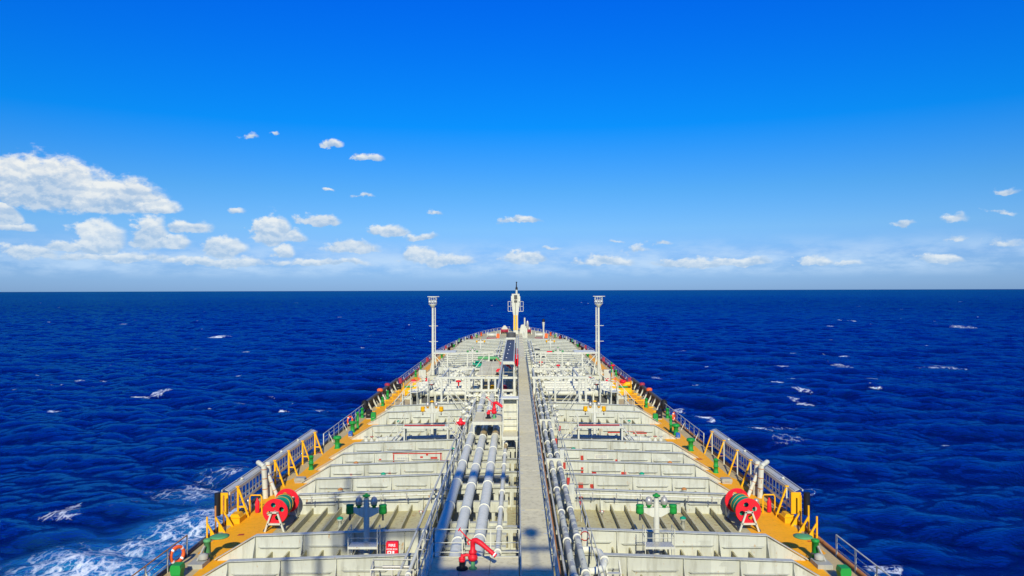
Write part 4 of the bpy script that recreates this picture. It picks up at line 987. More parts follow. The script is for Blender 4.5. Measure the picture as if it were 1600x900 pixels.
vent_mast('yellow-headed vent post right of the catwalk amidships', 6.75, 61.9, yellow, plat=False, topz=3.6)
for s in (-1, 1):
    vent_mast(f'pale green vent post beyond the manifold on the {SIDE(s)}', s * 7.0, 122.0, palegreen, plat=False, topz=3.4)
    vent_mast(f'yellow-headed vent post farthest forward on the {SIDE(s)}', s * 7.0, 149.5, yellow, plat=False, topz=3.2)

# crossing pipes at the third girder, thin, with small clips
for s in (-1, 1):
    t = thing('crossover_pipe', f'thin white pipe lying across the deck behind the {SIDE(s)} hose reel', 'pipe', (0, 42.3, 0))
    MB().tube([(s * 3.7, 0, dz(3.7, 0) + 1.12), (s * 11.9, 0, dz(11.9, 0) + 1.12)], .055, 7).build('pipe_run', white, t)
    for k in range(6): MB().box(s * (4.6 + 1.35 * k) - .03, s * (4.6 + 1.35 * k) + .03, -.06, .06, dz(4.6 + 1.35 * k, 0) + .9, dz(4.6 + 1.35 * k, 0) + 1.2).build('clip', steel, t)
    t = thing('branch_pipe', f'thin pale branch pipe running from the {SIDE(s)} vent post to the catwalk pipes', 'pipe', (0, 37.6, 0))
    MB().tube([(s * 3.7, 0, .95), (s * 5.4, 0, .95), (s * 5.7, -.3, .85), (s * 5.8, -.9, .6)], .045, 6).build('pipe_run', white, t)
    MB().lathe((s * 4.6, 0, .95), [(.05, -.1), (.09, -.05), (.09, .05), (.05, .1)], 8, 'X').build('union', steel, t)
    t = thing('hose_coupling', f'small rust-red coupling standing on the deck near the {SIDE(s)} vent post', 'coupling', (s * 5.0, 41.2, dz(5, 0)))
    MB().lathe((0, 0, 0), [(.05, 0), (.05, .35), (.1, .37), (.1, .5), (.04, .55)], 8).build('stem', steel, t); MB().bar((-.12, 0, .5), (.12, 0, .5), .05).build('handle', primer, t)

# ------------------------------------------------------------------ fire hose box with its lettering
def text_mesh(body, size, name, mat):
    cu = bpy.data.curves.new(name, 'FONT'); cu.body = body; cu.size = size; cu.align_x = 'CENTER'; cu.align_y = 'CENTER'; cu.extrude = .002; cu.offset = size * .012
    o = bpy.data.objects.new(name, cu); col.objects.link(o)
    dg = bpy.context.evaluated_depsgraph_get(); m = bpy.data.meshes.new_from_object(o.evaluated_get(dg)); m.name = name
    bpy.data.objects.remove(o); bpy.data.curves.remove(cu); m.materials.clear(); m.materials.append(mat)
    return m
x, y = P(612, 842, 1.15)
t = thing('fire_hose_box', 'red fire hose box with white lettering beside the near left vent post', 'fire box', (x, 33.2, .2))
x = CAMX + (612 - 808) * 33.2 / F
t.location = (x, 33.2, dz(x, 0))
MB().prism([(-.27, .98), (.27, .98), (.27, 1.5), (.24, 1.54), (-.24, 1.54), (-.27, 1.5)], 'Y', -.11, .11).build('body', red, t)
MB().box(-.25, .25, -.125, -.1101, 1.0, 1.5).build('door', red, t)
for xx in (-.2, .2): MB().bar((xx, 0, 0), (xx, 0, .98), .05).build('leg', white, t)
for (tx, sz, zz) in (('FIRE', .17, 1.40), ('HOSE BOX', .098, 1.235)):
    o = link('lettering', text_mesh(tx, sz, 'lettering', lettering), t, (0, -.129, zz)); o.rotation_euler = (R(90), 0, 0)
MB().box(-.2, -.03, -.129, -.1255, 1.03, 1.16).box(.02, .1, -.129, -.1255, 1.03, 1.16).build('pictogram', lettering, t)
MB().box(-.16, -.08, -.133, -.1295, 1.06, 1.13).build('pictogram_detail', red, t)

# ------------------------------------------------------------------ clutter at the bottom, either side of the platform
t = thing('hose_rack', 'grey tubular hose rack with open rails left of the near platform', 'rack', (-4.55, 30.2, .45))
for zz in (1.25, 1.55): MB().tube([(-.95, -.6, zz), (-1.05, .5, zz), (.6, .5, zz), (.75, -.6, zz), (-.95, -.6, zz)], .032, 6).build('rail', alu, t)
for (xx, yy) in ((-.95, -.6), (-1.05, .5), (.6, .5), (.75, -.6), (-.1, -.6)): MB().bar((xx, yy, 0), (xx, yy, 1.55), .06).build('leg', alu, t)
MB().tube([(-.6, .1, 1.4), (.6, .1, 1.4)], .06, 8).build('hose_roller', steel, t)
t = thing('bent_pipe', 'grey U-bend pipe on supports right of the near patchy pipes', 'pipe', (0, 0, 0))
q = [P(899, 853, 1.9), P(918, 853, 1.9), P(935, 857, 1.9), P(943, 869, 1.9), P(940, 882, 1.9), P(925, 886, 1.9), P(903, 886, 1.9)]
MB().tube([(a, b, 1.75) for (a, b) in q], .15, 12).build('pipe_run', pipegrey, t)
for k in (2, 4): MB().box(q[k][0] - .07, q[k][0] + .07, q[k][1] - .07, q[k][1] + .07, .4, 1.62).build('support', white, t)
MB().lathe((q[3][0], q[3][1], 1.75), [(.15, -.04), (.21, -.035), (.21, .035), (.15, .04)], 14, 'Y').build('flange', ringwhite, t)
t = thing('step_ladder', 'small white step ladder right of the grey U-bend pipe', 'ladder', (4.35, 30.4, .4))
for xx in (-.28, .28): MB().bar((xx, -.9, 0), (xx - .1, .5, 1.5), .06).build('stringer', white, t); MB().bar((xx, .55, 0), (xx - .1, .5, 1.5), .05).build('back_leg', white, t)
for k in range(4): MB().box(-.3 - .02 * k, .27 - .02 * k, -.72 + .28 * k - .1, -.72 + .28 * k + .1, .2 + .3 * k, .23 + .3 * k).build('tread', alu, t)
t = thing('valve_post', 'white square valve post with red wheel right of the patchy pipes', 'valve', (3.35, 33.5, .4))
MB().box(-.13, .13, -.13, .13, 0, 1.9).build('post', white, t); MB().tube([(.2 * math.cos(a), -.16, 1.7 + .2 * math.sin(a)) for a in np.linspace(0, 6.28, 14, endpoint=False)], .022, 5, closed=True).build('wheel', primer, t)
t = thing('ladder', 'steep grey ladder leaning beside the leftmost cargo pipe', 'ladder', (-3.55, 31.0, .5))
for xx in (-.22, .22): MB().bar((xx - .5, -1.5, 0), (xx, 1.3, 2.0), .05).build('stringer', alu, t)
for k in range(7): MB().bar((-.72 + .072 * k, -1.3 + .4 * k, .14 + .286 * k), (-.28 + .072 * k, -1.3 + .4 * k, .14 + .286 * k), .035).build('rung', alu, t)

# ------------------------------------------------------------------ crossover step-overs ahead of the eighth girder
for s in (-1, 1):
    x0, x1 = (s * 6.9 - 1.75, s * 6.9 + 1.75)
    t = thing('stepover_platform', f'white step-over platform with sloping stairs beside the {SIDE(s)} yellow-headed vent post', 'platform', (s * 6.9, 59.4, .3))
    MB().box(-1.75, 1.75, -.45, .45, 1.95, 2.02).build('deck_plate', white, t)
    MB().box(-1.8, 1.8, -.53, -.453, 1.86, 2.04).build('edge_beam', white, t)
    for xx in (-1.72, 1.72):
        for yy in (-.4, .4): MB().bar((xx, yy, 0), (xx, yy, 1.95), .13).build('leg', white, t)
    MB().tube([(-1.7, -.5, 2.12), (1.5, -.5, 2.12)], .055, 6).build('red_hose', primer, t)
    for q in (-1, 1):
        st = MB().bar((q * 1.75, -.4, 1.98), (q * 3.1, -.4, .1), .16, .05).bar((q * 1.75, .4, 1.98), (q * 3.1, .4, .1), .16, .05).build('stair_stringer', white, t)
        for k in range(6): MB().box(q * (1.9 + .2 * k) - .1, q * (1.9 + .2 * k) + .1, -.38, .38, 1.74 - .28 * k, 1.77 - .28 * k).build('tread', alu, st)
        for yy in (-.4, .4):
            MB().tube([(q * 1.75, yy, 2.95), (q * 3.1, yy, 1.05), (q * 3.1, yy, .1)], .028, 6).bar((q * 1.75, yy, 2), (q * 1.75, yy, 2.95), .045).build('handrail', white, t)
    MB().tube([(-1.75, .4, 2.95), (1.75, .4, 2.95)], .028, 6).build('handrail', white, t)
    t = thing('transverse_pipe', f'cream transverse pipe passing under the {SIDE(s)} step-over platform', 'pipe', (0, 61.2, 0))
    MB().tube([(s * 3.6, 0, 1.05), (s * 11.2, 0, .8)], .24, 12).build('pipe_run', cream, t)
    for k in range(4): MB().lathe((s * (4.4 + 2 * k), 0, 1.02 - .066 * k), [(.24, -.06), (.31, -.055), (.31, .055), (.24, .06)], 14, 'X').build('flange', ringwhite, t)
    t = thing('valve_cluster', f'group of small white valves at the outboard end of the {SIDE(s)} transverse pipe', 'valve', (s * 11.6, 61.0, .15))
    for k in range(3):
        v = MB().lathe((k * .45 - .45, 0, 0), [(.1, 0), (.1, .5), (.17, .52), (.17, .72), (.06, .76), (.05, .95)], 10).build('body', white, t)
        MB().tube([(k * .45 - .45 + .15 * math.cos(a), .15 * math.sin(a), .96) for a in np.linspace(0, 6.28, 12, endpoint=False)], .02, 5, closed=True).build('wheel', primer if k == 1 else steel, v)
t = thing('red_valve', 'bright red valve body on the left pipes behind the step-over platform', 'valve', (-4.35, 61.6, 1.9))
MB().lathe((0, 0, 0), [(.16, 0), (.2, .1), (.3, .12), (.3, .3), (.14, .4), (.12, .6)], 12).build('body', red, t); MB().bar((-.4, 0, .2), (.4, 0, .2), .22).build('flange', red, t)

# bearers that carry the cargo pipes clear of the deck
k = 0
for y in sorted([g for g in GY if g < 76] + [30.7, 34.2, 39.5, 44.9, 48.5, 52.1, 61.2, 68.6]):
    k += 1
    t = thing('pipe_bearer', f'{ORD[k]} cream cross bearer under the three thick cargo pipes', 'bearer', (-1.9, y + .28, 0), 0, 'bearers under the cargo pipes')
    MB().box(-1.62, 1.72, -.14, .14, 1.55, 1.84).build('beam', cream, t)
    for xx in (-1.5, -.8, .1, .95, 1.6): MB().box(xx - .09, xx + .09, -.1, .1, .45, 1.55).build('leg', cream, t)
    for xx in (-.79, .1, .98): MB().box(xx - .2, xx + .2, -.17, -.142, 1.3, 1.82).build('stop_plate', cream, t)

# ------------------------------------------------------------------ manifold gantry amidships
def gantry(s):
    t = thing('manifold_gantry', f'white steel gantry of posts and beams over the {SIDE(s)} manifold', 'gantry', (0, 79.0, 0))
    xs = [-7.7, -5.15, -4.75, -3.45, -2.7, -2.0, -1.35, 0.05] if s < 0 else [2.15, 4.35, 6.9, 7.6]
    for x in xs: MB().box(x - .1, x + .1, -.1, .1, dz(x, 79), 3.7).build('post', white, t)
    a, b = (-8.3, .35) if s < 0 else (1.9, 7.9)
    MB().box(a, b, -.14, .14, 3.7, 3.92).build('top_beam', white, t)
    if s < 0: MB().box(-5.1, .0, -.145, -.105, 2.35, 2.6).build('lower_beam', white, t)
    MB().box(a, b, -.16, -.105, 1.15, 1.3).build('foot_beam', white, t)
    for x in xs[::2]:
        MB().box(x - .09, x + .09, 8.9, 9.1, dz(x, 88), 3.7).build('post', white, t)
        MB().box(x - .08, x + .08, .145, 8.85, 3.72, 3.88).build('cross_beam', white, t)
    MB().box(a, b, 8.86, 9.14, 3.7, 3.9).build('rear_beam', white, t)
    x = a if s < 0 else b
    # diagonal braces
    for (p, q) in (((x + (-s) * .6, 0, 1.3), (x + (-s) * 1.7, 0, 2.4)), ((x + (-s) * 2.8, 0, 1.3), (x + (-s) * 1.7, 0, 2.4)), ((x + (-s) * 2.6, .3, 3.7), (x + (-s) * 4.2, .3, 1.2))):
        MB().bar(p, q, .07).build('brace', white, t)
    for k in range(8):
        xx = a + .3 + (b - a - .6) * k / 7; MB().bar((xx, 0, 3.92), (xx, 0, 4.95), .04).build('stanchion', white, t)
    for hz in (4.4, 4.95): MB().tube([(a + .3, 0, hz), (b - .3, 0, hz)], .02, 5).build('rail', white, t)
    return t
for s in (-1, 1): gantry(s)
t = thing('manifold_platform', 'pale plated platform left of the catwalk above the manifold', 'platform', (0, 0, 0))
for i in range(3):
    for k in range(4): MB().box(-4.05 + 1.13 * i, -2.95 + 1.13 * i, 80 + 4.0 * k, 83.96 + 4.0 * k, 3.86, 3.93).build('deck_plate', walk, t)
for (x, y) in ((-4, 90), (-4, 95.5), (-.8, 90), (-.8, 95.5)): MB().box(x - .08, x + .08, y - .08, y + .08, .4, 3.86).build('leg', white, t)
# sloping side stairs from the gantry to the walkways
for s in (-1, 1):
    t = thing('side_stair', f'white stair sloping down from the gantry to the {SIDE(s)} walkway', 'stair', (s * 8.2, 79.4, 0))
    for yy in (0, 1.1):
        MB().bar((0, yy, 3.85), (s * 2.1, yy, 2.2), .2, .06).bar((s * 2.1, yy, 2.2), (s * 2.9, yy, 2.2), .2, .06).bar((s * 2.9, yy, 2.2), (s * 4.6, yy, .2), .2, .06).build('stringer', white, t)
        MB().tube([(0, yy, 4.9), (s * 2.1, yy, 3.25), (s * 2.9, yy, 3.25), (s * 4.6, yy, 1.25), (s * 4.6, yy, .2)], .03, 6).build('handrail', white, t)
        for (xx, zz) in ((1.0, 3.05), (2.15, 2.15), (2.85, 2.15), (3.7, 1.2)): MB().bar((s * xx, yy, .2), (s * xx, yy, zz + 1.0), .09).build('leg', white, t)
    for k in range(7): MB().box(min(s * (.2 + .29 * k), s * (.42 + .29 * k)), max(s * (.2 + .29 * k), s * (.42 + .29 * k)), .04, 1.06, 3.62 - .235 * k, 3.65 - .235 * k).build('tread', alu, t)
    for k in range(6): MB().box(min(s * (3.0 + .27 * k), s * (3.2 + .27 * k)), max(s * (3.0 + .27 * k), s * (3.2 + .27 * k)), .04, 1.06, 1.95 - .3 * k, 1.98 - .3 * k).build('tread', alu, t)
    MB().box(min(s * 2.1, s * 2.9), max(s * 2.1, s * 2.9), .04, 1.06, 2.2, 2.24).build('landing', alu, t)
# dark panels added to stand in for the shade under the stairs
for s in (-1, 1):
    t = thing('stair_shade_panel', f'dark panel standing in for the shade in the bay under the {SIDE(s)} side stair', 'cradle', (s * 9.9, 81.6, .25))  # not a cradle: added panel standing in for shade
    MB().prism([(-1.3, 0), (1.3, 0), (1.3, 1.3), (.9, 1.7), (-.9, 1.7), (-1.3, 1.3)], 'Y', -.3, .3).build('shade_plate', darkgrey, t)
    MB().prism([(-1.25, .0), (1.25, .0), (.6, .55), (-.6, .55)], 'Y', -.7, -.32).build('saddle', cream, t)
    for xx in (-1.32, 1.32): MB().box(xx - .08, xx + .08, -.8, .4, 0, 1.75).build('shade_panel_side', white, t)
# transverse manifold pipes
MPY = [81.2, 83.4, 85.6, 87.8, 90.0]
for s in (-1, 1):
    for k, y in enumerate(MPY):
        z = 1.85
        t = thing('manifold_pipe', f'{["nearest", "second", "third", "fourth", "farthest"][k]} thick cream manifold pipe running across the {SIDE(s)} half of the deck', 'pipe', (0, y, z), 0, 'transverse manifold pipes')
        a, b = (3.5 if s > 0 else 5.0) - .25 * (k % 2), 10.9
        MB().tube([(s * a, 0, 0), (s * b, 0, 0)], .25, 12).build('pipe_run', white, t)
        fm = MB().lathe((0, 0, 0), [(.25, -.06), (.36, -.055), (.36, .055), (.25, .06)], 14, 'X').mesh('flange', ringwhite)
        for x in (a + .05, 6.1, 8.4, 9.6, b): link('flange', fm, t, (s * x, 0, 0))
        MB().lathe((s * 9.0, 0, .0), [(.3, -.3), (.36, -.1), (.36, .25), (.2, .5), (.1, .9)], 12).build('valve_body', white, t)
        v = MB().tube([(s * 9.0 + .3 * math.cos(q), .3 * math.sin(q), .95) for q in np.linspace(0, 6.28, 14, endpoint=False)], .03, 5, closed=True).bar((s * 9 - .3, 0, .95), (s * 9 + .3, 0, .95), .04).build('valve_wheel', white if k % 3 else primer, t)
        MB().tube([(s * b, 0, 0), (s * (b + .5), 0, 0), (s * (b + .9), 0, -.15)], [.25, .2, .2], 12).build('reducer', yellow if k in (0, 2) else white, t)
        MB().box(s * 7.2 - .1, s * 7.2 + .1, -.2, .2, -1.6, -.2).box(s * 10.2 - .1, s * 10.2 + .1, -.2, .2, -1.7, -.2).build('support', white, t)
# upright pipe bends with coloured caps in the dark bays under the gantry
for k, (x, m_) in enumerate(((-4.15, pipegrey), (-3.07, tanpipe), (-2.35, yellow), (-1.1, pinkred))):
    t = thing('riser_bend', ['grey', 'tan', 'yellow', 'faded red'][k] + ' capped pipe riser in the dark bay under the left gantry', 'pipe', (x, 81.8, .5))
    MB().tube([(0, 0, 0), (0, 0, 1.3), (0, -.15, 1.7), (0, -.5, 1.9)], .28, 12).build('bend', white if k else pipegrey, t)
    MB().lathe((0, -.5, 1.9), [(.28, .12), (.36, .1), (.36, -.05), (.3, -.16), (.1, -.2)], 14, 'Y').build('cap', m_, t)
# actuator valves in the pipe rack: two ranks
proto = None
rng = random.Random(11)
def rack_valve(x, y, z, sc, lab, grp):
    global proto
    if proto is None:
        proto = thing('rack_valve', lab, 'valve', (x, y, z), 0, grp)
        MB().lathe((0, 0, 0), [(.14, 0), (.14, .35), (.26, .37), (.26, .43), (.2, .45), (.22, .75), (.12, .85)], 12).build('body', white, proto)
        MB().tube([(-.45, 0, .55), (.45, 0, .55)], .13, 10).build('actuator', pipegrey, proto)
        MB().lathe((0, 0, .85), [(.05, 0), (.05, .2), (.24, .21), (.24, .25)], 12).build('wheel', steel, proto)
        t = proto
    else:
        t = copy_tree(proto); t.location = (x, y, z); t['label'] = lab; t['group'] = grp
    t.rotation_euler[2] = rng.uniform(-.6, .6); t.scale = (sc, sc, sc)
for k, x in enumerate((-4.6, -4.1, -3.5, -2.9, -2.2, -1.6, -.9, -.3)):
    rack_valve(x, 77.3, 1.75, .75, f'white rack valve in the row before the left gantry, {["first", "second", "third", "fourth", "fifth", "sixth", "seventh", "eighth"][k]} from the left', 'valves before the gantry')
for k, (x, y) in enumerate(((-4.5, 63.5), (-4.1, 66.2), (-4.6, 68.3), (-4.2, 70.6), (-4.7, 73.0), (-4.15, 74.8))):
    rack_valve(x, y, 1.55, .7, f'grey and white valve beside the cargo pipes, {["nearest", "second", "third", "fourth", "fifth", "farthest"][k]} of the left rank', 'valves beside the cargo pipes')
for k, (x, y) in enumerate(((3.6, 64.5), (3.9, 67.0), (3.5, 69.5), (3.95, 72.0))):
    rack_valve(x, y, 1.5, .7, f'grey and white valve right of the patchy pipes, {["nearest", "second", "third", "farthest"][k]} of the right rank', 'valves beside the cargo pipes')
n = 0
for s in (-1, 1):
    for row, y in enumerate((93.5, 97.0, 101.0, 105.5, 110.0)):
        for k in range(6):
            x = s * (3.3 + 1.15 * k + rng.uniform(-.25, .25))
            if s < 0 and abs(x) < 4.4: continue
            rack_valve(x, y + rng.uniform(-.8, .8), rng.uniform(.7, 1.6), rng.uniform(.9, 1.25), f'white valve in row {["one", "two", "three", "four", "five"][row]} ahead of the {SIDE(s)} gantry, {["first", "second", "third", "fourth", "fifth", "sixth"][k]} from the catwalk', f'crowded valves ahead of the {SIDE(s)} gantry')
for s in (-1, 1):
    for k, y in enumerate((92.4, 95.6, 99.4, 103.4, 107.6, 111.6)):
        t = thing('cross_pipe', f'{["nearest", "second", "third", "fourth", "fifth", "farthest"][k]} thin white cross pipe in the pipework ahead of the {SIDE(s)} gantry', 'pipe', (0, y, 1.3), 0, 'thin cross pipes ahead of the gantry')
        MB().tube([(s * 4.3, 0, -.8), (s * 4.3, 0, 0), (s * 4.5, 0, .2), (s * 9.2, 0, .2), (s * 9.4, 0, 0), (s * 9.4, 0, -.9)], .11, 8).build('pipe_run', white, t)
        for x in (5.5, 7.1, 8.6): MB().lathe((s * x, 0, .2), [(.11, -.05), (.19, -.045), (.19, .045), (.11, .05)], 10, 'X').build('flange', steel if k % 2 else ringwhite, t)
    t = thing('upper_gantry', f'white portal frame over the pipework ahead of the {SIDE(s)} manifold', 'gantry', (0, 104, 0))
    for x in (3.6, 6.6, 9.4): MB().box(s * x - .09, s * x + .09, -.09, .09, .3, 4.2).build('post', white, t)
    MB().box(min(s * 3.5, s * 11.5), max(s * 3.5, s * 11.5), -.12, .12, 4.2, 4.4).build('beam', white, t)
    MB().bar((s * 9.4, 0, 2.0), (s * 11.4, 0, 4.2), .1).bar((s * 4.0, .1, 4.2), (s * 6.5, .1, 1.0), .08).build('brace', white, t)
    MB().box(min(s * 8.4, s * 11.4), max(s * 8.4, s * 11.4), .13, 4.2, 4.28, 4.36).build('deck_plate', pipegrey, t)
    t = thing('pipe_tower', f'white upright pipe frame standing on the {SIDE(s)} of the forward catwalk', 'frame', (s * 3.6 + (.4 if s > 0 else -.6), 116.5, .4))
    for xx in (-.8, .8): MB().bar((xx, 0, 0), (xx, 0, 3.0), .12).build('post', white, t)
    for zz in (1.0, 2.0, 3.0): MB().bar((-.8, 0, zz), (.8, 0, zz), .1).build('bar', white, t)
    MB().tube([(0, -.4, 0), (0, -.4, 2.2), (.2, -.4, 2.5), (.8, -.4, 2.5)], .14, 8).build('bent_pipe', white, t)
    MB().box(-.5, .4, -.8, -.5, .6, 1.4).build('control_box', cream, t)
# red patches on the gantry pipework
for k, (px, py, z) in enumerate(((872, 571, 2.5), (957, 571, 2.5), (716, 596, 2.8), (845, 566, 2.0))):
    x, y = P(px, py, z); t = thing('red_gate_valve', ['red valve on the right pipework under the portal beam', 'red valve at the outer end of the right portal', 'red valve head behind the left gantry', 'red valve close to the catwalk end on the right'][k], 'valve', (x, y, z - .5))
    MB().lathe((0, 0, 0), [(.08, 0), (.08, .4), (.3, .42), (.3, .6), (.1, .65)], 10).build('body', red, t); MB().bar((0, 0, -1.6), (0, 0, 0), .1).build('stem', white, t)

# ------------------------------------------------------------------ yellow drip tanks and loading gear at the ship's side
for s in (-1, 1):
    x, y = P(640 if s < 0 else 974, 619, .2)
    t = thing('drip_tank', f'bright yellow drip tank with green and red valves at the {SIDE(s)} manifold end', 'tank', (x, y, .15))
    MB().lathe((0, 0, .62), [(.1, -1.0), (.36, -.95), (.46, -.8), (.46, .8), (.36, .95), (.1, 1.0)], 18, 'X').build('shell', yellow, t)
    for xx in (-.6, .6): MB().box(xx - .08, xx + .08, -.3, .3, 0, .3).build('cradle', yellow, t)
    MB().tube([(-.7, .3, 1.15), (.5, .3, 1.15)], .12, 8).build('green_pipe', green, t)
    b = MB().tube([(.1, .9, .0), (.1, .9, 1.1), (.5, .9, 1.4), (.9, .9, 1.4)], .32, 10).build('yellow_bend', yellow, t)
    MB().lathe((-s * .1 + .2, 1.2, 1.5), [(.15, 0), (.4, .05), (.4, .3), (.15, .4)], 10).build('red_valve', red, t)
    MB().tube([(-.9, .6, 0), (-.9, .6, 1.6)], .07, 6).tube([(.95, .4, 0), (.95, .4, 1.9)], .07, 6).build('yellow_post', yellow, t)
    for k, (dx, dy, m_) in enumerate(((.9, 3.5, yellow), (-.3, 4.6, orange), (.5, 6.3, yellow), (1.4, 5.4, red), (.1, 8.2, orange))):
        q = thing('loading_valve', ['yellow', 'orange', 'second yellow', 'red', 'farther orange'][k] + f' loading valve standing ahead of the {SIDE(s)} drip tank', 'valve', (x - s * dx, y + dy, .2))
        MB().lathe((0, 0, 0), [(.14, 0), (.14, .7), (.3, .72), (.3, .86), (.2, .9), (.2, 1.3), (.08, 1.4)], 10).build('body', m_, q)
        MB().tube([(.26 * math.cos(a), .26 * math.sin(a), 1.5) for a in np.linspace(0, 6.28, 12, endpoint=False)], .03, 5, closed=True).bar((0, 0, 1.35), (0, 0, 1.5), .05).build('wheel', m_ if k % 2 else white, q)
    t = thing('spill_tray', f'tan grated spill tray around the {SIDE(s)} drip tank', 'tray', (s * 12.4, 86, .12))
    w = 2.6
    MB().box(-w / 2, w / 2, -6.5, 12, .05, .09).build('grating', tandeck, t)
    for (a, b, c, d) in ((-w / 2 - .06, -w / 2, -6.5, 12), (w / 2, w / 2 + .06, -6.5, 12), (-w / 2, w / 2, -6.56, -6.5), (-w / 2, w / 2, 12, 12.06)): MB().box(a, b, c, d, 0, .3).build('coaming', darkgrey if b > 0 and s > 0 else white, t)
    t = thing('white_cabinet', f'white instrument cabinet beside the foot of the {SIDE(s)} floodlight mast', 'cabinet', (s * 13.2, 106.5, .1))
    MB().box(-.5, .5, -.35, .35, .15, 1.6).build('body', white, t); MB().box(-.42, .42, -.375, -.351, .3, 1.5).build('door', cream, t); MB().box(-.45, .45, -.3, .3, 0, .15).build('plinth', darkgrey, t)

# ------------------------------------------------------------------ floodlight masts
for s in (-1, 1):
    x = CAMX + ((676 if s < 0 else 935) - 808) * 110 / F
    t = thing('floodlight_mast', f'tall white floodlight mast on the {SIDE(s)} side of the deck', 'mast', (x, 110, dz(x, 110)))
    MB().tube([(0, 0, 0), (0, 0, 3.0), (0, 0, 10.4)], [.27, .19, .15], 12).build('pole', white, t)
    MB().tube([(-s * .36, 0, 2.4), (-s * .36, 0, 10.4)], .09, 8).build('cable_pipe', white, t)
    MB().bar((-s * .95, 0, .1), (-s * .3, 0, 3.2), .16).bar((s * .5, 0, .1), (s * .12, 0, 2.4), .14).build('raking_stay', white, t)
    for zz in (5.4, 7.7): MB().bar((-.55, 0, zz), (.75, 0, zz), .07).bar((-.2, -.2, zz - .12), (-.2, .2, zz - .12), .06).build('step_arm', white, t)
    MB().lathe((0, 0, 10.35), [(.15, 0), (.28, .15), (.56, .5), (.58, .57), (.15, .58)], 14).build('platform_cone', white, t)
    for k in range(10):
        a = 2 * math.pi * k / 10; MB().bar((.57 * math.cos(a), .57 * math.sin(a), 10.9), (.57 * math.cos(a), .57 * math.sin(a), 11.95), .04).build('cage_post', white, t)
    for zz in (11.45, 11.95): MB().tube([(.57 * math.cos(k * math.pi / 10), .57 * math.sin(k * math.pi / 10), zz) for k in range(20)], .03, 5, closed=True).build('cage_rail', white, t)
    MB().bar((-.8 * 1, 0, 12.02), (.95, 0, 12.02), .08).build('top_bar', white, t)
    for k in range(3):
        f = MB().lathe((-.4 + .4 * k, -.35, 11.25), [(.06, .2), (.17, .12), (.2, -.04), (.18, -.06)], 10, 'Y').build('floodlight', white, t)
        MB().lathe((-.4 + .4 * k, -.43, 11.25), [(.02, .01), (.16, 0), (.02, -.01)], 10, 'Y').build('lens', lens, f)
    for k in range(12): MB().bar((-s * .36, -.02, 2.6 + .6 * k), (-s * .05, -.02, 2.6 + .6 * k), .03).build('rung', white, t)

# ------------------------------------------------------------------ hose crane lying along the centreline
t = thing('hose_crane', 'white hose crane with grey-topped boom lying along the centreline', 'crane', (-.62, 0, 0))
MB().tube([(0, 117.5, .5), (0, 117.5, 4.2), (0, 117.5, 6.4)], [.95, .75, .75], 18).build('pedestal', darkgrey, t)
outl = [(-.52, 79.0), (.52, 79.0), (.52, 114)] + [(.52 * math.cos(a), 114.5 + .9 * math.sin(a)) for a in np.linspace(0.05, math.pi - .05, 9)] + [(-.52, 114)]
MB().prism(outl, 'Z', 5.22, 5.45).build('boom_top', darkgrey, t)
MB().box(-.66, -.54, 78.0, 114, 5.28, 5.6).build('boom_side', white, t); MB().box(.54, .66, 78.0, 114, 5.28, 5.6).build('boom_side', white, t)
MB().tube([(-.62, 60.5, 5.1), (-.6, 78.0, 5.5)], .09, 8).build('jib_pole', white, t)
MB().box(-.54, .54, 78.2, 78.9, 5.3, 5.6).build('boom_tie', white, t); MB().box(-.8, .7, 115.6, 116.4, 4.9, 5.7).build('boom_heel', white, t)
for (xx, yy) in ((-.6, 78.4), (.6, 78.4), (-.6, 61.5)): MB().bar((xx, yy, .5), (xx, yy, 5.0), .1).build('boom_rest', white, t)
for k in range(5): MB().lathe((-.25 + .06 * k, 84 + 5.5 * k, 5.45), [(.07, 0), (.07, .06)], 8).build('lifting_eye', lettering, t)
MB().tube([(.9, 82, 5.6), (.9, 118, 6.0)], .06, 6).tube([(1.15, 78, 5.2), (1.15, 118, 6.0)], .05, 6).build('hoist_wire', white, t)
MB().tube([(.9, 84.0, 5.5), (.9, 84.0, 5.0), (.9, 84.0, 4.5)], [.16, .3, .12], 10).tube([(.9, 87.5, 5.5), (.9, 87.5, 5.0)], .22, 10).build('hook_block', red, t)
MB().tube([(.9, 89, 5.4), (.9, 96, 5.5)], .14, 8).build('yellow_sling', orange, t)
# red foam lines on the manifold platform
monitor('farthest red fire monitor standing on the manifold platform under the crane boom', -1.3, 80.5, 3.9, 1.25)

# ------------------------------------------------------------------ green winch, black-topped hatch and other deck gear beyond the manifold
t = thing('deck_winch', 'teal green deck winch with orange and yellow guards left of the crane boom', 'winch', (-5.2, 106.0, 1.6))
MB().box(-1.0, .9, -.8, .8, -1.2, .0).build('foundation', white, t)
MB().lathe((0, 0, .75), [(.2, -.8), (.6, -.78), (.6, -.7), (.36, -.68), (.36, .68), (.6, .7), (.6, .78), (.2, .8)], 14, 'X').build('drum', teal, t)
MB().box(-.5, .4, .8, 1.7, .0, 1.3).build('gearbox', teal, t); MB().box(.4, 1.1, -.2, .6, .2, .8).build('motor', orange, t); MB().box(.3, .9, -1.1, -.7, -.1, .5).build('guard', yellow, t)
MB().tube([(-.2, 2.6, 1.6), (2.6, 2.6, 1.6), (2.8, 2.6, 1.3), (2.8, 2.6, 0)], .24, 10).build('green_duct', palegreen, t)
MB().box(.9, 1.9, 1.2, 2.4, -1.0, 1.0).build('side_cabinet', white, t)
t = thing('vent_house', 'small white vent house with a black louvre left of the crane boom', 'vent house', (-3.5, 119.0, .4))
MB().box(-.62, .62, -.5, .5, 0, 2.0).build('body', white, t); MB().box(-.55, .55, -.53, -.503, 1.15, 1.95).build('louvre', black, t); MB().box(-.68, .68, -.58, .58, 2.0, 2.1).build('roof', darkgrey, t)
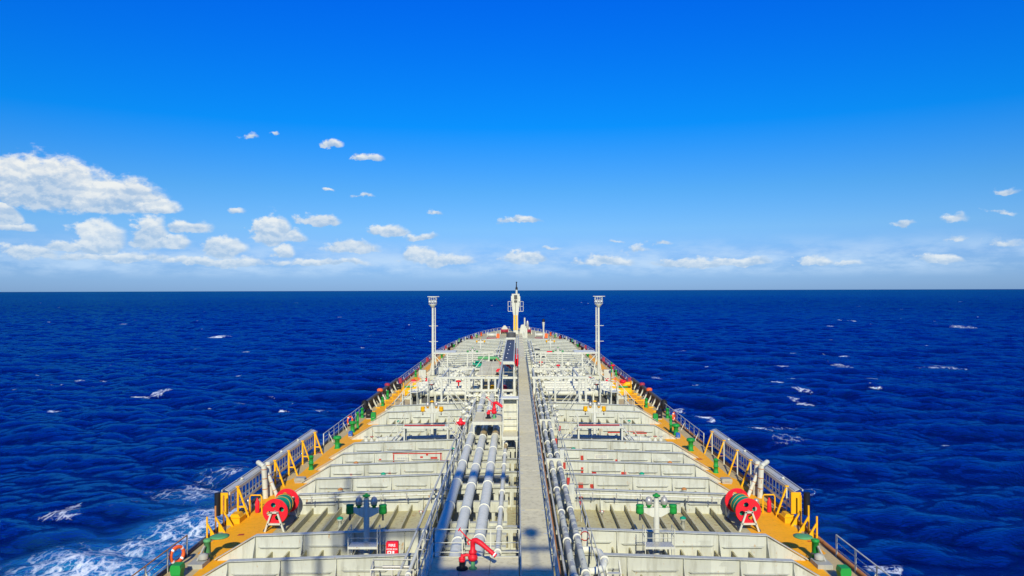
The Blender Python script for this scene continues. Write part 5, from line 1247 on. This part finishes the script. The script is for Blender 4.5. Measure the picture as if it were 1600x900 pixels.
for zz in (.4, .8): MB().bar((-.5, -.52, zz), (.5, -.52, zz), .05).build('rib', white, t)
for k, (x, y) in enumerate(((-3.0, 131), (3.2, 128), (3.7, 134), (2.9, 141), (4.3, 146), (-3.1, 142), (4.6, 129.5), (-2.6, 152), (4.0, 155))):
    t = thing('deck_valve_station', f'{["nearest", "second", "third", "fourth", "fifth", "sixth", "seventh", "eighth", "farthest"][k]} white and black valve station on the foredeck', 'valve station', (x, y, dz(x, y)), 0, 'valve stations on the foredeck')
    MB().box(-.5, .5, -.3, .3, .4, 1.1).build('cabinet', white, t); MB().box(-.5, .5, -.6, .3, 1.1, 1.16).build('shelf', black, t)
    MB().bar((-.4, 0, 0), (-.4, 0, .4), .1).bar((.4, 0, 0), (.4, 0, .4), .1).build('leg', white, t)
    MB().tube([(-.9, -.2, 0), (-.9, -.2, 1.2), (-.6, -.2, 1.4), (.2, -.2, 1.4)], .1, 6).build('pipe', white, t)
for s in (-1, 1):
    t = thing('service_pipe', f'long thin white pipe laid fore and aft on the {SIDE(s)} foredeck', 'pipe', (0, 0, 0))
    MB().tube([(s * 2.9, 113, 1.7), (s * 2.9, 165, 1.7 + sheer(165))], .1, 8).build('pipe_run', white, t)
    for k in range(9): MB().lathe((s * 2.9, 116 + 5.5 * k, 1.7 + sheer(116 + 5.5 * k)), [(.1, -.06), (.2, -.05), (.2, .05), (.1, .06)], 10, 'Y').build('flange', steel, t)
t = thing('red_hydrant', 'short red hydrant bar on the right foredeck', 'hydrant', (6.6, 138, dz(6.6, 138) + .6))
MB().tube([(-.8, 0, .7), (.8, 0, .7)], .16, 8).build('header', red, t)
for x in (-.6, .6): MB().bar((x, 0, -.6), (x, 0, .7), .1).build('leg', white, t)

# ------------------------------------------------------------------ bow: foremast, small mast, mooring gear
FY = 197.0
zf = dz(0, FY)
t = thing('foremast', 'white foremast with side platforms, yellow ladder guards and a black topmast at the bow', 'mast', (-.05, FY, zf))
H0 = 12.1 - zf
MB().prism([(-.62, 0), (.62, 0), (.6, H0 * .45), (1.1, H0 * .75), (1.0, H0), (-1.0, H0), (-1.1, H0 * .75), (-.6, H0 * .45)], 'Y', -.35, .35).build('trunk', white, t)
for x in (-.36, .28): MB().box(x - .17, x + .17, -.47, -.353, H0 * .10, H0 * .47).build('ladder_guard', yellow, t)
MB().box(-.08, .02, -.42, -.353, H0 * .1, H0 * .9).build('cable_run', darkgrey, t)
MB().box(-.42, .42, -.38, -.353, H0 * .86, H0 * .97).box(-.42, .42, -.38, -.353, H0 * .78, H0 * .84).build('dark_window', darkgrey, t)
for q in (-1, 1):
    p = MB().box(min(q * .8, q * 2.0), max(q * .8, q * 2.0), -.6, .6, H0 * .56, H0 * .57).build('side_platform', white, t)
    for (xx, yy) in ((2.0, -.6), (2.0, .6), (1.3, -.6)): MB().bar((q * xx, yy, H0 * .57), (q * xx, yy, H0 * .81), .09).build('stanchion', white, p)
    for f in (.69, .81): MB().bar((q * .8, -.6, H0 * f), (q * 2.04, -.6, H0 * f), .09).bar((q * 2.0, -.6, H0 * f), (q * 2.0, .6, H0 * f), .09).build('rail', white, p)
MB().box(-1.2, -.75, -.4, .2, H0 * .83, H0 * .95).box(.75, 1.2, -.4, .2, H0 * .80, H0 * .94).build('lamp_box', white, t)
MB().tube([(.25, 0, H0), (.25, 0, H0 + 1.1)], .28, 10).build('topmast_base', white, t)
MB().tube([(.25, 0, H0 + 1.1), (.25, 0, H0 + 1.7), (.22, 0, H0 + 1.75), (.22, 0, H0 + 3.2)], [.34, .3, .16, .12], 10).box(.05, .45, -.15, .15, H0 + 2.9, H0 + 3.15).build('topmast', black, t)
t = thing('bow_store', 'small white deckhouse with sloping front at the foot of the foremast', 'deckhouse', (1.9, FY - 12, dz(1.5, FY - 12)))
MB().prism([(-1.0, 0), (1.0, 0), (.9, 2.4), (.3, 3.6), (-.6, 3.4), (-.9, 2.2)], 'Y', -.9, .9).build('body', white, t); MB().box(-.4, .3, -.93, -.902, .2, 1.9).build('door', cream, t)
MB().tube([(.3, 0, 3.4), (.3, 0, 5.2)], .2, 8).build('vent_pipe', white, t); MB().lathe((1.0, .3, 2.2), [(.1, 0), (.3, .3), (.35, 1.6), (.2, 2.2)], 10).build('ventilator', steel, t)
t = thing('bow_light_mast', 'slim white post with a black lantern on the right of the bow', 'mast', (CAMX + 41 * 176 / F, 176, dz(6, 176)))
MB().tube([(0, 0, 0), (0, 0, 3.6), (0, 0, 4.9)], [.2, .2, .34], 10).build('post', white, t); MB().lathe((0, 0, 4.9), [(.3, 0), (.3, .55), (.22, .7), (.05, .75)], 10).build('lantern', black, t)
for s in (-1, 1):
    t = thing('anchor_windlass', f'white peaked windlass guard on the {SIDE(s)} of the foremast', 'windlass', (s * 3.0, FY + 1, dz(3, FY)))
    MB().prism([(-1.3, 0), (1.3, 0), (1.0, 1.3), (.2, 2.3), (-.2, 2.3), (-1.0, 1.3)], 'Y', -.3, .3).build('guard', white, t)
    MB().lathe((0, -.9, .9), [(.2, -1.0), (.7, -.98), (.7, -.8), (.4, -.78), (.4, .78), (.7, .8), (.7, .98), (.2, 1.0)], 12, 'X').build('drum', pinkred, t)
    k = 0
    names = ['black', 'green', 'black', 'white', 'black', 'faded red', 'green', 'orange']
    for (y, m_) in zip((158, 165, 171, 176, 181, 186, 190.5, 194.5), (black, green, black, white, black, pinkred, palegreen, orange)):
        x = s * (hb(y) - 1.5)
        t = thing('mooring_bitts', f'{names[k]} double mooring bitts near the {SIDE(s)} bow rail, {["first", "second", "third", "fourth", "fifth", "sixth", "seventh", "last"][k]} of the row', 'bitts', (x, y, dz(x, y)), 0, 'mooring bitts along the bow rail')
        t.scale = (.72, .72, .72)
        for q in (-1, 1):
            MB().lathe((0, q * .55, .15), [(.3, 0), (.3, .9), (.38, .92), (.38, 1.05), (.1, 1.1)], 12).build('bollard', m_, t)
        MB().box(-.45, .45, -1.05, 1.05, 0, .15).build('base', darkgrey, t)
        q = thing('fairlead', f'roller fairlead at the {SIDE(s)} bow rail, {["first", "second", "third", "fourth", "fifth", "sixth", "seventh", "last"][k]} of the row', 'fairlead', (s * (hb(y + 2.6) - .55), y + 2.6, sheer(y + 2.6)), 0, 'fairleads along the bow rail')
        MB().box(-.3, .3, -.7, .7, 0, .2).build('base', darkgrey, q)
        for e in (-.4, .4): MB().lathe((0, e, .2), [(.16, 0), (.2, .1), (.16, .7), (.22, .75), (.2, .85)], 10).build('roller', black if k % 2 else white, q)
        k += 1
    t = thing('mooring_winch', f'red and white mooring winch on the {SIDE(s)} foredeck', 'winch', (s * 6.0, 186, dz(6, 186)))
    MB().lathe((0, 0, 1.0), [(.2, -1.2), (.8, -1.18), (.8, -1.05), (.4, -1.0), (.4, 1.0), (.8, 1.05), (.8, 1.18), (.2, 1.2)], 14, 'X').build('drum', white, t)
    MB().box(-1.3, 1.3, -.6, .6, 0, .3).build('bed', pinkred, t); MB().box(1.2, 1.9, -.4, .4, .2, 1.3).build('motor', orange, t)

# ------------------------------------------------------------------ thin lines, rails and ladders that crowd the deck between manifold and bow
for s in (-1, 1):
    w8 = SIDE(s)
    for k, (x, z, r, a, b) in enumerate(((3.35, 1.75, .06, 113, 168), (4.6, 1.5, .05, 91, 119), (5.7, 1.85, .07, 91, 114), (7.9, 1.6, .05, 91, 119), (10.4, 1.2, .06, 92, 150))):
        t = thing('small_bore_pipe', f'thin pale pipe running forward on the {w8} deck, {["first", "second", "third", "fourth", "outermost"][k]} out from the catwalk', 'pipe', (s * x, 0, z), 0, 'thin pipes running forward')
        MB().tube([(0, a, 0), (0, b, sheer(b))], r, 6).build('pipe_run', white if k % 2 else pipegrey, t)
        for y in np.arange(a + 1.5, b, 5.5): MB().box(-.05, .05, y - .05, y + .05, -z + .3 + sheer(y), -.02 + sheer(y)).build('prop', white, t)
    add_rail(f'white handrail beside the forward walkway on the {w8}', s * 2.3 + .3, 1.2, 114, 164, 2.6, 1.05, white, leg=.5)
    add_rail(f'white handrail at the outer edge of the {w8} pipework ahead of the gantry', s * 9.9, .9, 92, 112, 2.0, 1.1, white, leg=.5)
    add_rail(f'white handrail between the valve rows ahead of the {w8} gantry', s * 6.3, 1.6, 92.5, 110, 2.2, 1.05, white, leg=1.0)
    for k, (x, y) in enumerate(((5.2, 76.0), (8.2, 100.5), (5.0, 112.5), (9.2, 117.0))):
        t = thing('inclined_ladder', f'{["nearest", "second", "third", "farthest"][k]} white inclined ladder among the {w8} pipework', 'ladder', (s * x, y, .4), 0, 'white inclined ladders')
        for yy in (-.3, .3):
            MB().bar((0, yy, 0), (s * 1.7, yy, 2.6), .05).build('stringer', white, t)
            MB().tube([(0, yy, .9), (s * 1.7, yy, 3.5)], .025, 5).bar((0, yy, 0), (0, yy, .9), .04).bar((s * 1.7, yy, 2.6), (s * 1.7, yy, 3.5), .04).build('handrail', white, t)
        for q in range(8): MB().bar((s * .2 * q + s * .1, -.3, .3 * q + .16), (s * .2 * q + s * .1, .3, .3 * q + .16), .04).build('rung', alu, t)
    for k, (x, y) in enumerate(((9.2, 39.0), (10.6, 45.0), (8.6, 48.6), (11.2, 52.2), (4.6, 55.8), (9.6, 74.2), (10.8, 68.9))):
        t = thing('deck_nozzle', f'{["nearest", "second", "third", "fourth", "fifth", "sixth", "farthest"][k]} small deck nozzle with a {["green", "rusty", "green", "rusty", "green", "rusty", "green"][k]} cap between the {w8} girders', 'nozzle', (s * x, y + 1.0, dz(x, 0)), 0, 'small deck nozzles')
        MB().lathe((0, 0, 0), [(.1, 0), (.1, .5), (.16, .52), (.16, .6)], 10).build('stub', cream, t)
        MB().lathe((0, 0, .6), [(.17, 0), (.17, .05), (.05, .12)], 10).build('cap', teal if k % 2 == 0 else rusty, t)
